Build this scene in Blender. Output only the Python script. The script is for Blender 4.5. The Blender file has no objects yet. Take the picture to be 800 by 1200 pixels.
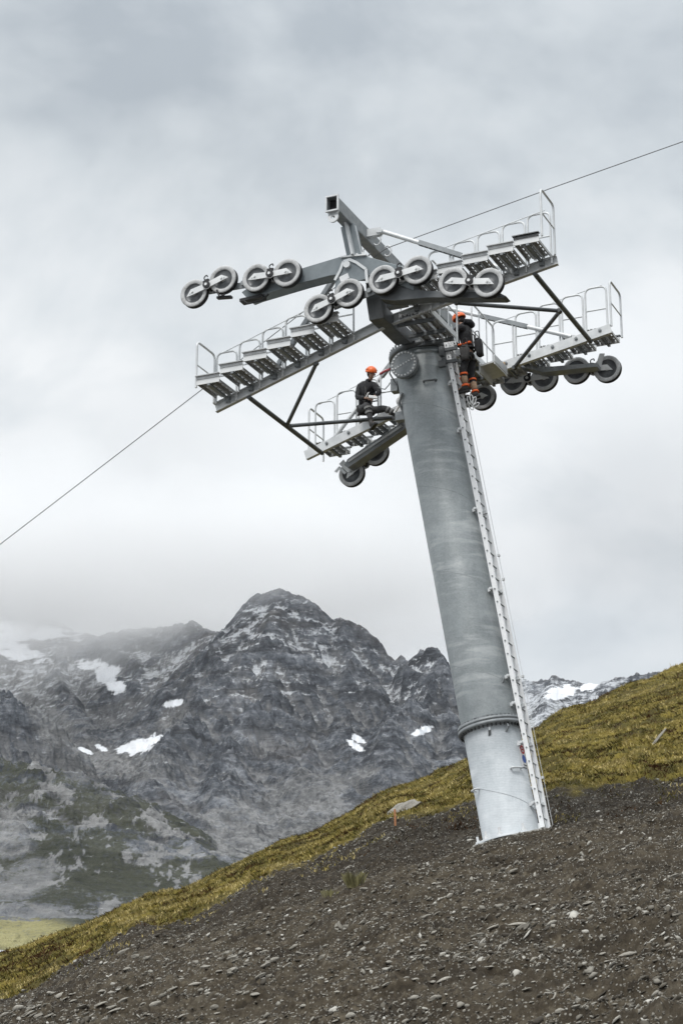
import bpy, bmesh, math, random
import numpy as np
from mathutils import Vector, Matrix, Quaternion, noise as mnoise
R = math.radians
random.seed(7)
rng = np.random.default_rng(11)
scn = bpy.context.scene
COL = scn.collection

# ------------------------------------------------------------------ camera
FPX = 2390.0                       # focal length in units of a 1200 px tall frame
PITCH = R(18.7)
cd = bpy.data.cameras.new('camera')
cam = bpy.data.objects.new('camera', cd)
COL.objects.link(cam)
cam.rotation_euler = (R(90) + PITCH, 0, 0)
cd.sensor_fit = 'VERTICAL'
cd.sensor_height = 24.0
cd.lens = 24.0 * FPX / 1200.0
cd.clip_start = 0.5
cd.clip_end = 30000
scn.camera = cam
CP, SP = math.cos(PITCH), math.sin(PITCH)


def tan_el(py):                    # height over distance seen at that height of the frame
    v = (py - 600) / FPX
    return (SP - v * CP) / (CP + v * SP)


def tan_az(px, py):                # sideways over distance
    v = (py - 600) / FPX
    return ((px - 400) / FPX) / (CP + v * SP)


# ------------------------------------------------------------------ materials
def new_mat(name):
    m = bpy.data.materials.new(name)
    m.use_nodes = True
    nt = m.node_tree
    return m, nt, nt.nodes['Principled BSDF']


def N(nt, typ, **kw):
    n = nt.nodes.new(typ)
    for k, v in kw.items():
        if k.startswith('i_'):
            key = k[2:]
            n.inputs[int(key) if key.isdigit() else key.replace('_', ' ')].default_value = v
        else:
            setattr(n, k, v)
    return n


def ramp(nt, fac, stops, interp='LINEAR'):
    r = nt.nodes.new('ShaderNodeValToRGB')
    r.color_ramp.interpolation = interp
    el = r.color_ramp.elements
    while len(el) < len(stops):
        el.new(0.5)
    for e, (p, c) in zip(el, stops):
        e.position = p
        e.color = (c[0], c[1], c[2], 1) if not isinstance(c, (int, float)) else (c, c, c, 1)
    nt.links.new(fac, r.inputs[0])
    return r.outputs[0]


def mixc(nt, fac, a, b, blend='MIX'):
    m = nt.nodes.new('ShaderNodeMix')
    m.data_type = 'RGBA'
    m.blend_type = blend
    for inp, v in ((m.inputs[0], fac), (m.inputs[6], a), (m.inputs[7], b)):
        if isinstance(v, bpy.types.NodeSocket):
            nt.links.new(v, inp)
        elif isinstance(v, (int, float)):
            inp.default_value = v
        else:
            inp.default_value = (v[0], v[1], v[2], 1)
    return m.outputs[2]


def math_n(nt, op, a, b=0.0, clamp=False):
    m = nt.nodes.new('ShaderNodeMath')
    m.operation = op
    m.use_clamp = clamp
    for inp, v in ((m.inputs[0], a), (m.inputs[1], b)):
        if isinstance(v, bpy.types.NodeSocket):
            nt.links.new(v, inp)
        else:
            inp.default_value = v
    return m.outputs[0]


def noise_tex(nt, scale, detail=4, rough=0.55, vec=None, dist=0.0):
    n = N(nt, 'ShaderNodeTexNoise')
    n.inputs['Scale'].default_value = scale
    n.inputs['Detail'].default_value = detail
    n.inputs['Roughness'].default_value = rough
    n.inputs['Distortion'].default_value = dist
    if vec is None:
        tc = N(nt, 'ShaderNodeTexCoord')
        vec = tc.outputs['Object']
    nt.links.new(vec, n.inputs['Vector'])
    return n.outputs['Fac']


def bump(nt, bsdf, height, strength=0.3, dist=0.02):
    b = N(nt, 'ShaderNodeBump')
    b.inputs['Strength'].default_value = strength
    b.inputs['Distance'].default_value = dist
    nt.links.new(height, b.inputs['Height'])
    nt.links.new(b.outputs[0], bsdf.inputs['Normal'])
    return b


def metal(name, c0, c1, scale=3.0, metallic=0.35, rough=0.5, bump_s=0.05):
    m, nt, b = new_mat(name)
    f = noise_tex(nt, scale, 5, 0.6)
    nt.links.new(ramp(nt, f, [(0.3, c0), (0.7, c1)]), b.inputs['Base Color'])
    f2 = noise_tex(nt, scale * 9, 3, 0.6)
    nt.links.new(ramp(nt, f2, [(0.2, rough - 0.1), (0.8, rough + 0.12)]), b.inputs['Roughness'])
    b.inputs['Metallic'].default_value = metallic
    if bump_s:
        bump(nt, b, f2, bump_s, 0.01)
    return m


def plain(name, c, rough=0.7, var=0.25, scale=12, metallic=0.0):
    m, nt, b = new_mat(name)
    f = noise_tex(nt, scale, 4, 0.6)
    c0 = tuple(x * (1 - var) for x in c)
    c1 = tuple(min(1, x * (1 + var)) for x in c)
    nt.links.new(ramp(nt, f, [(0.3, c0), (0.7, c1)]), b.inputs['Base Color'])
    b.inputs['Roughness'].default_value = rough
    b.inputs['Metallic'].default_value = metallic
    bump(nt, b, f, 0.15, 0.01)
    return m


MAT = {}
MAT['galv'] = metal('galvanised steel', (0.54, 0.56, 0.57), (0.70, 0.715, 0.72), 4, 0.25, 0.48)
MAT['galv_bright'] = metal('fresh galvanised sheet', (0.62, 0.635, 0.64), (0.76, 0.77, 0.77), 4, 0.15, 0.5)
MAT['galv_dull'] = metal('dull galvanised steel', (0.20, 0.215, 0.225), (0.31, 0.33, 0.34), 5, 0.3, 0.5)
MAT['tread'] = metal('tread plank steel', (0.40, 0.41, 0.415), (0.56, 0.57, 0.575), 8, 0.3, 0.5)
MAT['dark_steel'] = metal('dark weathered steel', (0.085, 0.092, 0.097), (0.15, 0.16, 0.165), 3, 0.3, 0.5)
MAT['beam'] = metal('grey painted beam', (0.15, 0.175, 0.19), (0.22, 0.25, 0.265), 2.5, 0.15, 0.5)
MAT['black'] = plain('black rubber', (0.02, 0.02, 0.022), 0.6)
def tyre_material():
    m, nt, b = new_mat('pale worn rubber lining')
    tc = N(nt, 'ShaderNodeTexCoord')
    oi = N(nt, 'ShaderNodeObjectInfo')
    ad = N(nt, 'ShaderNodeVectorMath', operation='ADD')
    nt.links.new(tc.outputs['Object'], ad.inputs[0])
    cb = N(nt, 'ShaderNodeCombineXYZ')
    nt.links.new(math_n(nt, 'MULTIPLY', oi.outputs['Random'], 40.0), cb.inputs[0])
    nt.links.new(cb.outputs[0], ad.inputs[1])
    f = noise_tex(nt, 7, 5, 0.65, ad.outputs[0])
    g = noise_tex(nt, 30, 3, 0.7, ad.outputs[0])
    c = ramp(nt, f, [(0.30, (0.30, 0.30, 0.295)), (0.5, (0.47, 0.475, 0.475)), (0.7, (0.56, 0.565, 0.565))])
    c = mixc(nt, ramp(nt, g, [(0.56, 0.0), (0.70, 0.5)]), c, (0.14, 0.135, 0.125))
    nt.links.new(c, b.inputs['Base Color'])
    b.inputs['Roughness'].default_value = 0.65
    return m


MAT['tyre'] = tyre_material()
MAT['disc'] = metal('sheave disc steel', (0.075, 0.08, 0.085), (0.14, 0.145, 0.15), 10, 0.4, 0.45)
MAT['alu'] = metal('bare aluminium', (0.78, 0.79, 0.80), (0.88, 0.89, 0.895), 10, 0.08, 0.45)
MAT['hole_shade'] = plain('opening shade', (0.012, 0.012, 0.014), 0.9)  # near-black colour stands for the shade inside openings
MAT['cable'] = plain('steel cable', (0.16, 0.165, 0.17), 0.5, 0.2, 40, 0.3)
MAT['concrete'] = plain('concrete', (0.40, 0.39, 0.36), 0.9, 0.2, 6)
MAT['orange'] = plain('orange helmet plastic', (0.78, 0.135, 0.018), 0.35, 0.08, 20)
MAT['cloth_black'] = plain('black work jacket', (0.014, 0.014, 0.016), 0.85, 0.4, 25)
MAT['cloth_grey'] = plain('grey work trousers', (0.045, 0.045, 0.047), 0.85, 0.35, 25)
MAT['cloth_dark'] = plain('dark work trousers', (0.018, 0.018, 0.02), 0.85, 0.35, 25)
MAT['band'] = plain('reflective band', (0.20, 0.20, 0.195), 0.5, 0.15, 40)
MAT['boot'] = plain('dark leather boot', (0.03, 0.027, 0.025), 0.6, 0.3, 30)
MAT['tan'] = plain('tan gaiter canvas', (0.30, 0.20, 0.13), 0.8, 0.25, 30)
MAT['orange_cloth'] = plain('orange fabric', (0.75, 0.12, 0.02), 0.7, 0.15, 30)
MAT['red_cloth'] = plain('red webbing', (0.33, 0.02, 0.03), 0.7, 0.2, 30)
MAT['skin'] = plain('skin', (0.42, 0.25, 0.18), 0.55, 0.1, 30)
MAT['hair'] = plain('dark hair', (0.02, 0.014, 0.01), 0.7, 0.3, 60)
MAT['white_tool'] = plain('white plastic', (0.75, 0.75, 0.74), 0.4, 0.08, 20)
MAT['pouch'] = plain('grey canvas pouch', (0.06, 0.057, 0.055), 0.85, 0.3, 30)
MAT['board'] = plain('plywood', (0.42, 0.30, 0.19), 0.75, 0.15, 10)
MAT['stake'] = plain('orange sprayed wood', (0.50, 0.22, 0.10), 0.7, 0.25, 14)
MAT['sign_white'] = plain('white sign sheet', (0.74, 0.75, 0.76), 0.4, 0.05, 8)
MAT['sign_red'] = plain('sign red', (0.55, 0.03, 0.04), 0.4, 0.05, 8)
MAT['sign_blue'] = plain('sign blue', (0.03, 0.10, 0.42), 0.4, 0.05, 8)
MAT['sign_black'] = plain('sign black', (0.02, 0.02, 0.02), 0.4, 0.05, 8)


def tube_material(name, c_dark, c_mid, c_smear, smear_lo, rough=0.5, metallic=0.25, bright=False):
    """rolled plate: broad mill mottling, pale wiped smears, thin oblique weld seams."""
    m, nt, b = new_mat(name)
    tc = N(nt, 'ShaderNodeTexCoord')
    mp = N(nt, 'ShaderNodeMapping')
    mp.inputs['Scale'].default_value = (1.0, 1.0, 0.55)
    nt.links.new(tc.outputs['Object'], mp.inputs[0])
    f = noise_tex(nt, 1.1, 6, 0.62, mp.outputs[0], 0.6)
    base = ramp(nt, f, [(0.28, c_dark), (0.5, c_mid), (0.75, tuple(x * 1.22 for x in c_mid))])
    mp2 = N(nt, 'ShaderNodeMapping')
    mp2.inputs['Scale'].default_value = (0.8, 0.8, 1.15)
    mp2.inputs['Rotation'].default_value = (0.3, 0.7, 0.2)
    nt.links.new(tc.outputs['Object'], mp2.inputs[0])
    sm = noise_tex(nt, 1.5, 7, 0.62, mp2.outputs[0], 0.35)
    smf = ramp(nt, sm, [(smear_lo - 0.04, 0.0), (smear_lo + 0.26, 0.34 if bright else 0.42)])
    col = mixc(nt, smf, base, c_smear)
    sc = noise_tex(nt, 26, 3, 0.7, mp2.outputs[0])
    scf = ramp(nt, sc, [(0.66, 0.0), (0.74, 0.35)])
    col = mixc(nt, scf, col, c_smear)
    mp4 = N(nt, 'ShaderNodeMapping')
    mp4.inputs['Rotation'].default_value = (0.12, -0.2, 0)
    mp4.inputs['Scale'].default_value = (0.55, 0.55, 3.2)
    nt.links.new(tc.outputs['Object'], mp4.inputs[0])
    wp = noise_tex(nt, 1.3, 6, 0.62, mp4.outputs[0], 0.25)
    wz = noise_tex(nt, 0.55, 2, 0.5, tc.outputs['Object'])
    wf = math_n(nt, 'MULTIPLY', ramp(nt, wp, [(0.49, 0.0), (0.68, 0.7)]), ramp(nt, wz, [(0.44, 0.12), (0.56, 1.0)]))
    col = mixc(nt, wf, col, c_smear)
    mp5 = N(nt, 'ShaderNodeMapping')
    mp5.inputs['Rotation'].default_value = (0, R(-9.7), 0)
    mp5.inputs['Scale'].default_value = (9.0, 9.0, 0.35)
    nt.links.new(tc.outputs['Object'], mp5.inputs[0])
    rn = noise_tex(nt, 1.0, 4, 0.6, mp5.outputs[0])
    col = mixc(nt, ramp(nt, rn, [(0.52, 0.0), (0.75, 0.28)]), col, c_dark)
    sp = N(nt, 'ShaderNodeTexVoronoi')
    sp.inputs['Scale'].default_value = 38
    nt.links.new(tc.outputs['Object'], sp.inputs['Vector'])
    spc = N(nt, 'ShaderNodeSeparateColor')
    nt.links.new(sp.outputs['Color'], spc.inputs[0])
    col = mixc(nt, math_n(nt, 'MULTIPLY', spc.outputs[0], 0.16), col, c_smear)
    if bright:
        bk = N(nt, 'ShaderNodeTexWave', bands_direction='Z')
        bk.inputs['Scale'].default_value = 6.0
        bk.inputs['Distortion'].default_value = 5.0
        bk.inputs['Detail'].default_value = 3
        nt.links.new(tc.outputs['Object'], bk.inputs[0])
        col = mixc(nt, ramp(nt, bk.outputs['Fac'], [(0.5, 0.0), (1.0, 0.10)]), col, c_smear)
    nt.links.new(col, b.inputs['Base Color'])
    nt.links.new(ramp(nt, sm, [(0.3, rough + 0.08), (0.75, rough - 0.12)]), b.inputs['Roughness'])
    b.inputs['Metallic'].default_value = metallic
    bump(nt, b, noise_tex(nt, 5, 4, 0.6), 0.05, 0.02)
    return m


MAT['tube_upper'] = tube_material('weathered tower tube', (0.15, 0.172, 0.180), (0.215, 0.24, 0.248), (0.50, 0.52, 0.525), 0.53, 0.56, 0.15)
MAT['tube_lower'] = tube_material('fresh galvanised tube', (0.34, 0.375, 0.40), (0.44, 0.475, 0.50), (0.74, 0.765, 0.78), 0.47, 0.62, 0.08, True)

# ------------------------------------------------------------------ mesh building


class MB:
    """collects solid shapes; build() links them as one mesh object"""

    def __init__(self):
        self.v = []
        self.f = []
        self.m = []
        self.sm = []
        self.cur = 0

    def add(self, vs, fs, smooth=False):
        o = len(self.v)
        self.v += [tuple(v) for v in vs]
        for f in fs:
            self.f.append(tuple(i + o for i in f))
            self.m.append(self.cur)
            self.sm.append(smooth)
        return self

    def frame_box(self, c, x, y, z):
        c, x, y, z = Vector(c), Vector(x), Vector(y), Vector(z)
        vs = [c + sx * x + sy * y + sz * z for sx in (-1, 1) for sy in (-1, 1) for sz in (-1, 1)]
        fs = [(0, 1, 3, 2), (4, 6, 7, 5), (0, 4, 5, 1), (2, 3, 7, 6), (0, 2, 6, 4), (1, 5, 7, 3)]
        if x.cross(y).dot(z) < 0:
            fs = [f[::-1] for f in fs]
        return self.add(vs, fs)

    def box(self, c, s):
        return self.frame_box(c, (s[0] / 2, 0, 0), (0, s[1] / 2, 0), (0, 0, s[2] / 2))

    def bar(self, p, q, w, h, up=(0, 0, 1)):
        p, q = Vector(p), Vector(q)
        d = q - p
        L = d.length
        d.normalize()
        up = Vector(up)
        s = d.cross(up)
        if s.length < 1e-4:
            s = d.cross(Vector((0, 1, 0)))
        s.normalize()
        n = s.cross(d).normalized()
        return self.frame_box((p + q) / 2, d * L / 2, s * w / 2, n * h / 2)

    def tube(self, pts, r, n=8, close=True, smooth=True):
        pts = [Vector(p) for p in pts]
        if not isinstance(r, (list, tuple)):
            r = [r] * len(pts)
        rings = []
        t0 = (pts[1] - pts[0]).normalized()
        ref = Vector((0, 0, 1)) if abs(t0.z) < 0.9 else Vector((0, 1, 0))
        s = t0.cross(ref).normalized()
        for i, p in enumerate(pts):
            a = pts[max(0, i - 1)]
            b = pts[min(len(pts) - 1, i + 1)]
            t = (b - a).normalized()
            s = (s - t * s.dot(t)).normalized()
            w = t.cross(s)
            rings.append([p + (s * math.cos(2 * math.pi * k / n) + w * math.sin(2 * math.pi * k / n)) * r[i] for k in range(n)])
        vs = [v for rg in rings for v in rg]
        fs = []
        for i in range(len(pts) - 1):
            for k in range(n):
                fs.append((i * n + k, i * n + (k + 1) % n, (i + 1) * n + (k + 1) % n, (i + 1) * n + k))
        self.add(vs, fs, smooth)
        if close:
            self.add(rings[0], [tuple(range(n))[::-1]])
            self.add(rings[-1], [tuple(range(n))])
        return self

    def path(self, pts, r, rad=0.12, n=8, seg=5):
        """tube along a polyline with rounded corners"""
        pts = [Vector(p) for p in pts]
        out = [pts[0]]
        for i in range(1, len(pts) - 1):
            a, b, c = pts[i - 1], pts[i], pts[i + 1]
            u = (a - b)
            w = (c - b)
            k = min(rad, u.length * 0.48, w.length * 0.48)
            p0 = b + u.normalized() * k
            p1 = b + w.normalized() * k
            for j in range(seg + 1):
                t = j / seg
                out.append(p0 * (1 - t) ** 2 + b * 2 * t * (1 - t) + p1 * t * t)
        out.append(pts[-1])
        return self.tube(out, r, n)

    def prism(self, poly, d0, d1, axis='y'):
        """polygon in the (x,z) plane between two y values, or in (y,z) between two x values"""
        n = len(poly)
        ar = sum(poly[i][0] * poly[(i + 1) % n][1] - poly[(i + 1) % n][0] * poly[i][1] for i in range(n))
        if ar < 0:
            poly = poly[::-1]
        if axis == 'y':
            va = [(x, d0, z) for x, z in poly]
            vb = [(x, d1, z) for x, z in poly]
            fl = False
        else:
            va = [(d0, y, z) for y, z in poly]
            vb = [(d1, y, z) for y, z in poly]
            fl = True
        fs = [tuple(range(n)), tuple(range(2 * n - 1, n - 1, -1))]
        for i in range(n):
            j = (i + 1) % n
            fs.append((i, n + i, n + j, j))
        if fl:
            fs = [f[::-1] for f in fs]
        return self.add(va + vb, fs)

    def lathe(self, c, axis, prof, n=32, smooth=True, mats=None):
        """profile of (radius, along) about an axis through c; open profile"""
        c, axis = Vector(c), Vector(axis).normalized()
        ref = Vector((0, 0, 1)) if abs(axis.z) < 0.9 else Vector((1, 0, 0))
        s = axis.cross(ref).normalized()
        w = axis.cross(s)
        vs = []
        for r, h in prof:
            for k in range(n):
                a = 2 * math.pi * k / n
                vs.append(c + axis * h + (s * math.cos(a) + w * math.sin(a)) * r)
        o = len(self.v)
        self.v += [tuple(v) for v in vs]
        for i in range(len(prof) - 1):
            for k in range(n):
                self.f.append((o + i * n + k, o + i * n + (k + 1) % n, o + (i + 1) * n + (k + 1) % n, o + (i + 1) * n + k))
                self.m.append(mats[i] if mats else self.cur)
                self.sm.append(smooth)
        return self

    def disc(self, c, axis, r, h, n=24, smooth=True):
        """short solid cylinder centred on c"""
        c, axis = Vector(c), Vector(axis).normalized()
        return self.tube([c - axis * h / 2, c + axis * h / 2], r, n, True, smooth)

    def build(self, name, mats, parent=None, loc=None, bevel=0.0):
        me = bpy.data.meshes.new(name)
        me.from_pydata(self.v, [], self.f)
        if not isinstance(mats, (list, tuple)):
            mats = [mats]
        for m in mats:
            me.materials.append(m)
        me.polygons.foreach_set('material_index', self.m)
        me.polygons.foreach_set('use_smooth', self.sm)
        me.update()
        o = bpy.data.objects.new(name, me)
        COL.objects.link(o)
        if parent:
            o.parent = parent
        if loc:
            o.location = loc
        if bevel:
            b = o.modifiers.new('bevel', 'BEVEL')
            b.width = bevel
            b.segments = 2
            b.limit_method = 'ANGLE'
        return o


def build_each(mb, name, mat, parent):
    """one object per separate piece of the collected shapes"""
    par = list(range(len(mb.v)))

    def find(i):
        while par[i] != i:
            par[i] = par[par[i]]
            i = par[i]
        return i
    key = {}
    for i, v in enumerate(mb.v):
        k = (round(v[0], 4), round(v[1], 4), round(v[2], 4))
        if k in key:
            par[find(i)] = find(key[k])
        else:
            key[k] = i
    for f in mb.f:
        for j in f[1:]:
            par[find(j)] = find(f[0])
    groups = {}
    for fi, f in enumerate(mb.f):
        groups.setdefault(find(f[0]), []).append(fi)
    out = []
    for g in groups.values():
        m = MB()
        ids = sorted({i for fi in g for i in mb.f[fi]})
        mp = {i: k for k, i in enumerate(ids)}
        c = [sum(mb.v[i][q] for i in ids) / len(ids) for q in range(3)]
        m.v = [tuple(mb.v[i][q] - c[q] for q in range(3)) for i in ids]
        m.f = [tuple(mp[i] for i in mb.f[fi]) for fi in g]
        m.m = [0] * len(g)
        m.sm = [mb.sm[fi] for fi in g]
        out.append(m.build(name, mat, parent, c))
    return out


def tag(o, label=None, cat=None, group=None, kind=None):
    if label:
        o['label'] = label
    if cat:
        o['category'] = cat
    if group:
        o['group'] = group
    if kind:
        o['kind'] = kind
    return o


def empty(name, loc, rz=0.0):
    o = bpy.data.objects.new(name, None)
    COL.objects.link(o)
    o.location = loc
    o.rotation_euler = (0, 0, rz)
    o.empty_display_size = 0.2
    return o


def copy_tree(o, parent=None):
    c = o.copy()
    COL.objects.link(c)
    c.parent = parent
    for ch in list(o.children):
        copy_tree(ch, c)
    return c


def np_mesh(name, verts, faces, mat, smooth=False, attrs=None):
    """verts (n,3), faces (m,k) with fixed k"""
    me = bpy.data.meshes.new(name)
    n, m, k = len(verts), len(faces), faces.shape[1]
    me.vertices.add(n)
    me.vertices.foreach_set('co', np.ascontiguousarray(verts, np.float32).ravel())
    me.loops.add(m * k)
    me.loops.foreach_set('vertex_index', np.ascontiguousarray(faces, np.int32).ravel())
    me.polygons.add(m)
    me.polygons.foreach_set('loop_start', np.arange(0, m * k, k, dtype=np.int32))
    me.polygons.foreach_set('loop_total', np.full(m, k, np.int32))
    if smooth:
        me.polygons.foreach_set('use_smooth', np.ones(m, bool))
    me.update(calc_edges=True)
    for an, av in (attrs or {}).items():
        a = me.attributes.new(an, 'FLOAT', 'POINT')
        a.data.foreach_set('value', np.ascontiguousarray(av, np.float32).ravel())
    me.materials.append(mat)
    o = bpy.data.objects.new(name, me)
    COL.objects.link(o)
    return o


# ------------------------------------------------------------------ numpy noise
_perm = rng.random((512, 512))


def vnoise(x, y, seed=0):
    x = x + seed * 37.17
    y = y + seed * 91.73
    xi = np.floor(x).astype(np.int64)
    yi = np.floor(y).astype(np.int64)
    fx = x - xi
    fy = y - yi
    fx = fx * fx * fx * (fx * (fx * 6 - 15) + 10)
    fy = fy * fy * fy * (fy * (fy * 6 - 15) + 10)
    a = _perm[xi % 512, yi % 512]
    b = _perm[(xi + 1) % 512, yi % 512]
    c = _perm[xi % 512, (yi + 1) % 512]
    d = _perm[(xi + 1) % 512, (yi + 1) % 512]
    return (a * (1 - fx) + b * fx) * (1 - fy) + (c * (1 - fx) + d * fx) * fy


def fbm(x, y, oct=5, gain=0.5, lac=2.03, seed=0, ridged=False):
    s = np.zeros_like(x, dtype=float)
    amp, tot, fr = 1.0, 0.0, 1.0
    for o in range(oct):
        n = vnoise(x * fr + o * 17.3, y * fr + o * 7.9, seed + o)
        if ridged:
            n = 1 - np.abs(2 * n - 1)
            n = n * n
        s += amp * n
        tot += amp
        amp *= gain
        fr *= lac
    return s / tot


def sstep(a, b, x):
    t = np.clip((x - a) / (b - a), 0, 1)
    return t * t * (3 - 2 * t)


# ------------------------------------------------------------------ the hillside
# each column: sideways slope t and (distance, height) knots: near, soil crest, behind crest, soil/grass edge, hill crest
def zk(y, py):
    return y * tan_el(py)


_cols = []
for t, near, crest, dip, edge, ridge in (
    (-0.167, (25, 1203), (41, 1188), (43, 1186), (46, 1179), (72, 1119)),
    (-0.084, (22.5, 1203), (42, 1108), (44, 1102), (49.5, 1079), (78, 1045)),
    (-0.020, (21, 1203), (41, 1064), (43, 1056), (50.5, 1012), (84, 982)),
    (0.030, (20, 1203), (40.2, 1016), (42, 1014), (51, 957), (86, 922)),
    (0.084, (19.3, 1203), (40.0, 994), (42.4, 992), (51, 931), (88, 867)),
    (0.115, (18.7, 1203), (40.8, 976), (43.4, 977), (49.5, 925), (90, 829)),
    (0.167, (18, 1203), (42.5, 953), (45, 953), (50.5, 910), (92, 784)),
):
    ys = [near[0], crest[0], dip[0], edge[0], ridge[0]]
    zs = [zk(*near), zk(*crest), zk(*dip), zk(*edge), zk(*ridge)]
    if t > 0.0:
        zs[2] -= 0.18
    _cols.append((t, ys, zs))
_CT = np.array([c[0] for c in _cols])
_YQ = np.concatenate([np.linspace(-40, 130, 341), np.linspace(131, 260, 60)])


def _col_profile(ys, zs):
    y0, z0 = ys[0], zs[0]
    ky = [-40, 0, 9] + ys + [ys[4] + 6, ys[4] + 20, ys[4] + 60, 260]
    kz = [-6.0, -1.75, -1.0 + 0.25 * (z0 - 1.5)] + zs + [zs[4] + 0.3, zs[4] - 2.5, zs[4] - 22, zs[4] - 90]
    z = np.interp(_YQ, ky, kz)
    ker = np.exp(-np.linspace(-2, 2, 9) ** 2)
    ker /= ker.sum()
    zz = np.convolve(np.pad(z[:341], 4, mode='edge'), ker, 'valid')
    e = np.interp(_YQ[:341], ky, kz)
    zz[:5], zz[-5:] = e[:5], e[-5:]
    z[:341] = zz
    return z


_PROF = np.array([_col_profile(c[1], c[2]) for c in _cols])       # (ncol, nq)
_EDGE = np.array([c[1][3] for c in _cols])
_CREST = np.array([c[1][1] for c in _cols])
BASE = np.array([3.469, 41.411, 6.932])
TOP = np.array([1.741, 42.175, 18.037])
AZ = R(24)


def _interp_t(vals, t):
    return np.interp(t, _CT, vals)


def hill_z(x, y):
    x = np.asarray(x, float)
    y = np.asarray(y, float)
    yy = np.maximum(y, 14.0)
    t = x / yy
    tc = np.clip(t, _CT[0], _CT[-1])
    qi = np.interp(y, _YQ, np.arange(len(_YQ)))
    i0 = np.clip(np.floor(qi).astype(int), 0, len(_YQ) - 2)
    fq = qi - i0
    ti = np.interp(tc, _CT, np.arange(len(_CT)))
    j0 = np.clip(np.floor(ti).astype(int), 0, len(_CT) - 2)
    ft = ti - j0
    ft = ft * 0.5 + 0.5 * ft * ft * (3 - 2 * ft)
    z = (_PROF[j0, i0] * (1 - fq) + _PROF[j0, i0 + 1] * fq) * (1 - ft) + (_PROF[j0 + 1, i0] * (1 - fq) + _PROF[j0 + 1, i0 + 1] * fq) * ft
    z = z + (t - tc) * yy * 0.36                                   # the slope goes on to either side
    # level bench dug for the foundation, lying square to the tower
    ca, sa = math.cos(AZ), math.sin(AZ)
    dx, dy = x - BASE[0], y - BASE[1]
    l = ca * dx - sa * dy
    a = sa * dx + ca * dy
    rr = np.hypot((l - 0.2) / 1.15, a)
    k = 1 - sstep(0.85, 1.9, rr)
    zb = BASE[2] - 0.085 + 0.17 * l + 0.0 * sstep(0.75, 1.3, -a)
    return z * (1 - k) + zb * k


def soil_mask(x, y):
    """1 on the bare dug soil, 0 on the grass"""
    t = x / np.maximum(y, 14.0)
    e = _interp_t(_EDGE, np.clip(t, _CT[0], _CT[-1]))
    w = (fbm(x * 0.35, y * 0.35, 4, 0.6, seed=3) - 0.5) * 9 + (fbm(x * 1.6, y * 1.6, 4, 0.6, seed=5) - 0.5) * 5.0
    return 1 - sstep(-0.7, 0.7, y - e + w * np.clip(np.abs(y - e + 4) / 6, 0.45, 1) * 0.62)


def rough_hill(x, y):
    z = hill_z(x, y)
    s = soil_mask(x, y)
    near = 1 - sstep(26, 60, y)
    u_ = x * 0.80 - y * 0.60
    w_ = x * 0.60 + y * 0.80
    soil = (fbm(x * 0.5, y * 0.5, 3, seed=21) - 0.5) * 0.45 + (fbm(u_ * 0.8, w_ * 2.2, 4, 0.62, seed=22) - 0.5) * 0.42 \
        + (fbm(x * 6, y * 6, 4, 0.70, seed=23) - 0.5) * 0.24 + near * (fbm(x * 26, y * 26, 3, 0.6, seed=24) - 0.5) * 0.05
    hum = fbm(x * 0.9, y * 0.9, 4, 0.55, seed=31)
    gr = (hum - 0.45) * 0.5 + (fbm(x * 4, y * 4, 3, 0.6, seed=33) - 0.5) * 0.2
    dx, dy = x - BASE[0], y - BASE[1]
    calm = sstep(0.9, 1.9, np.hypot(dx, dy))
    far = 1 - sstep(110, 150, y)
    return z + (soil * s + gr * (1 - s)) * calm * far, s


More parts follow.
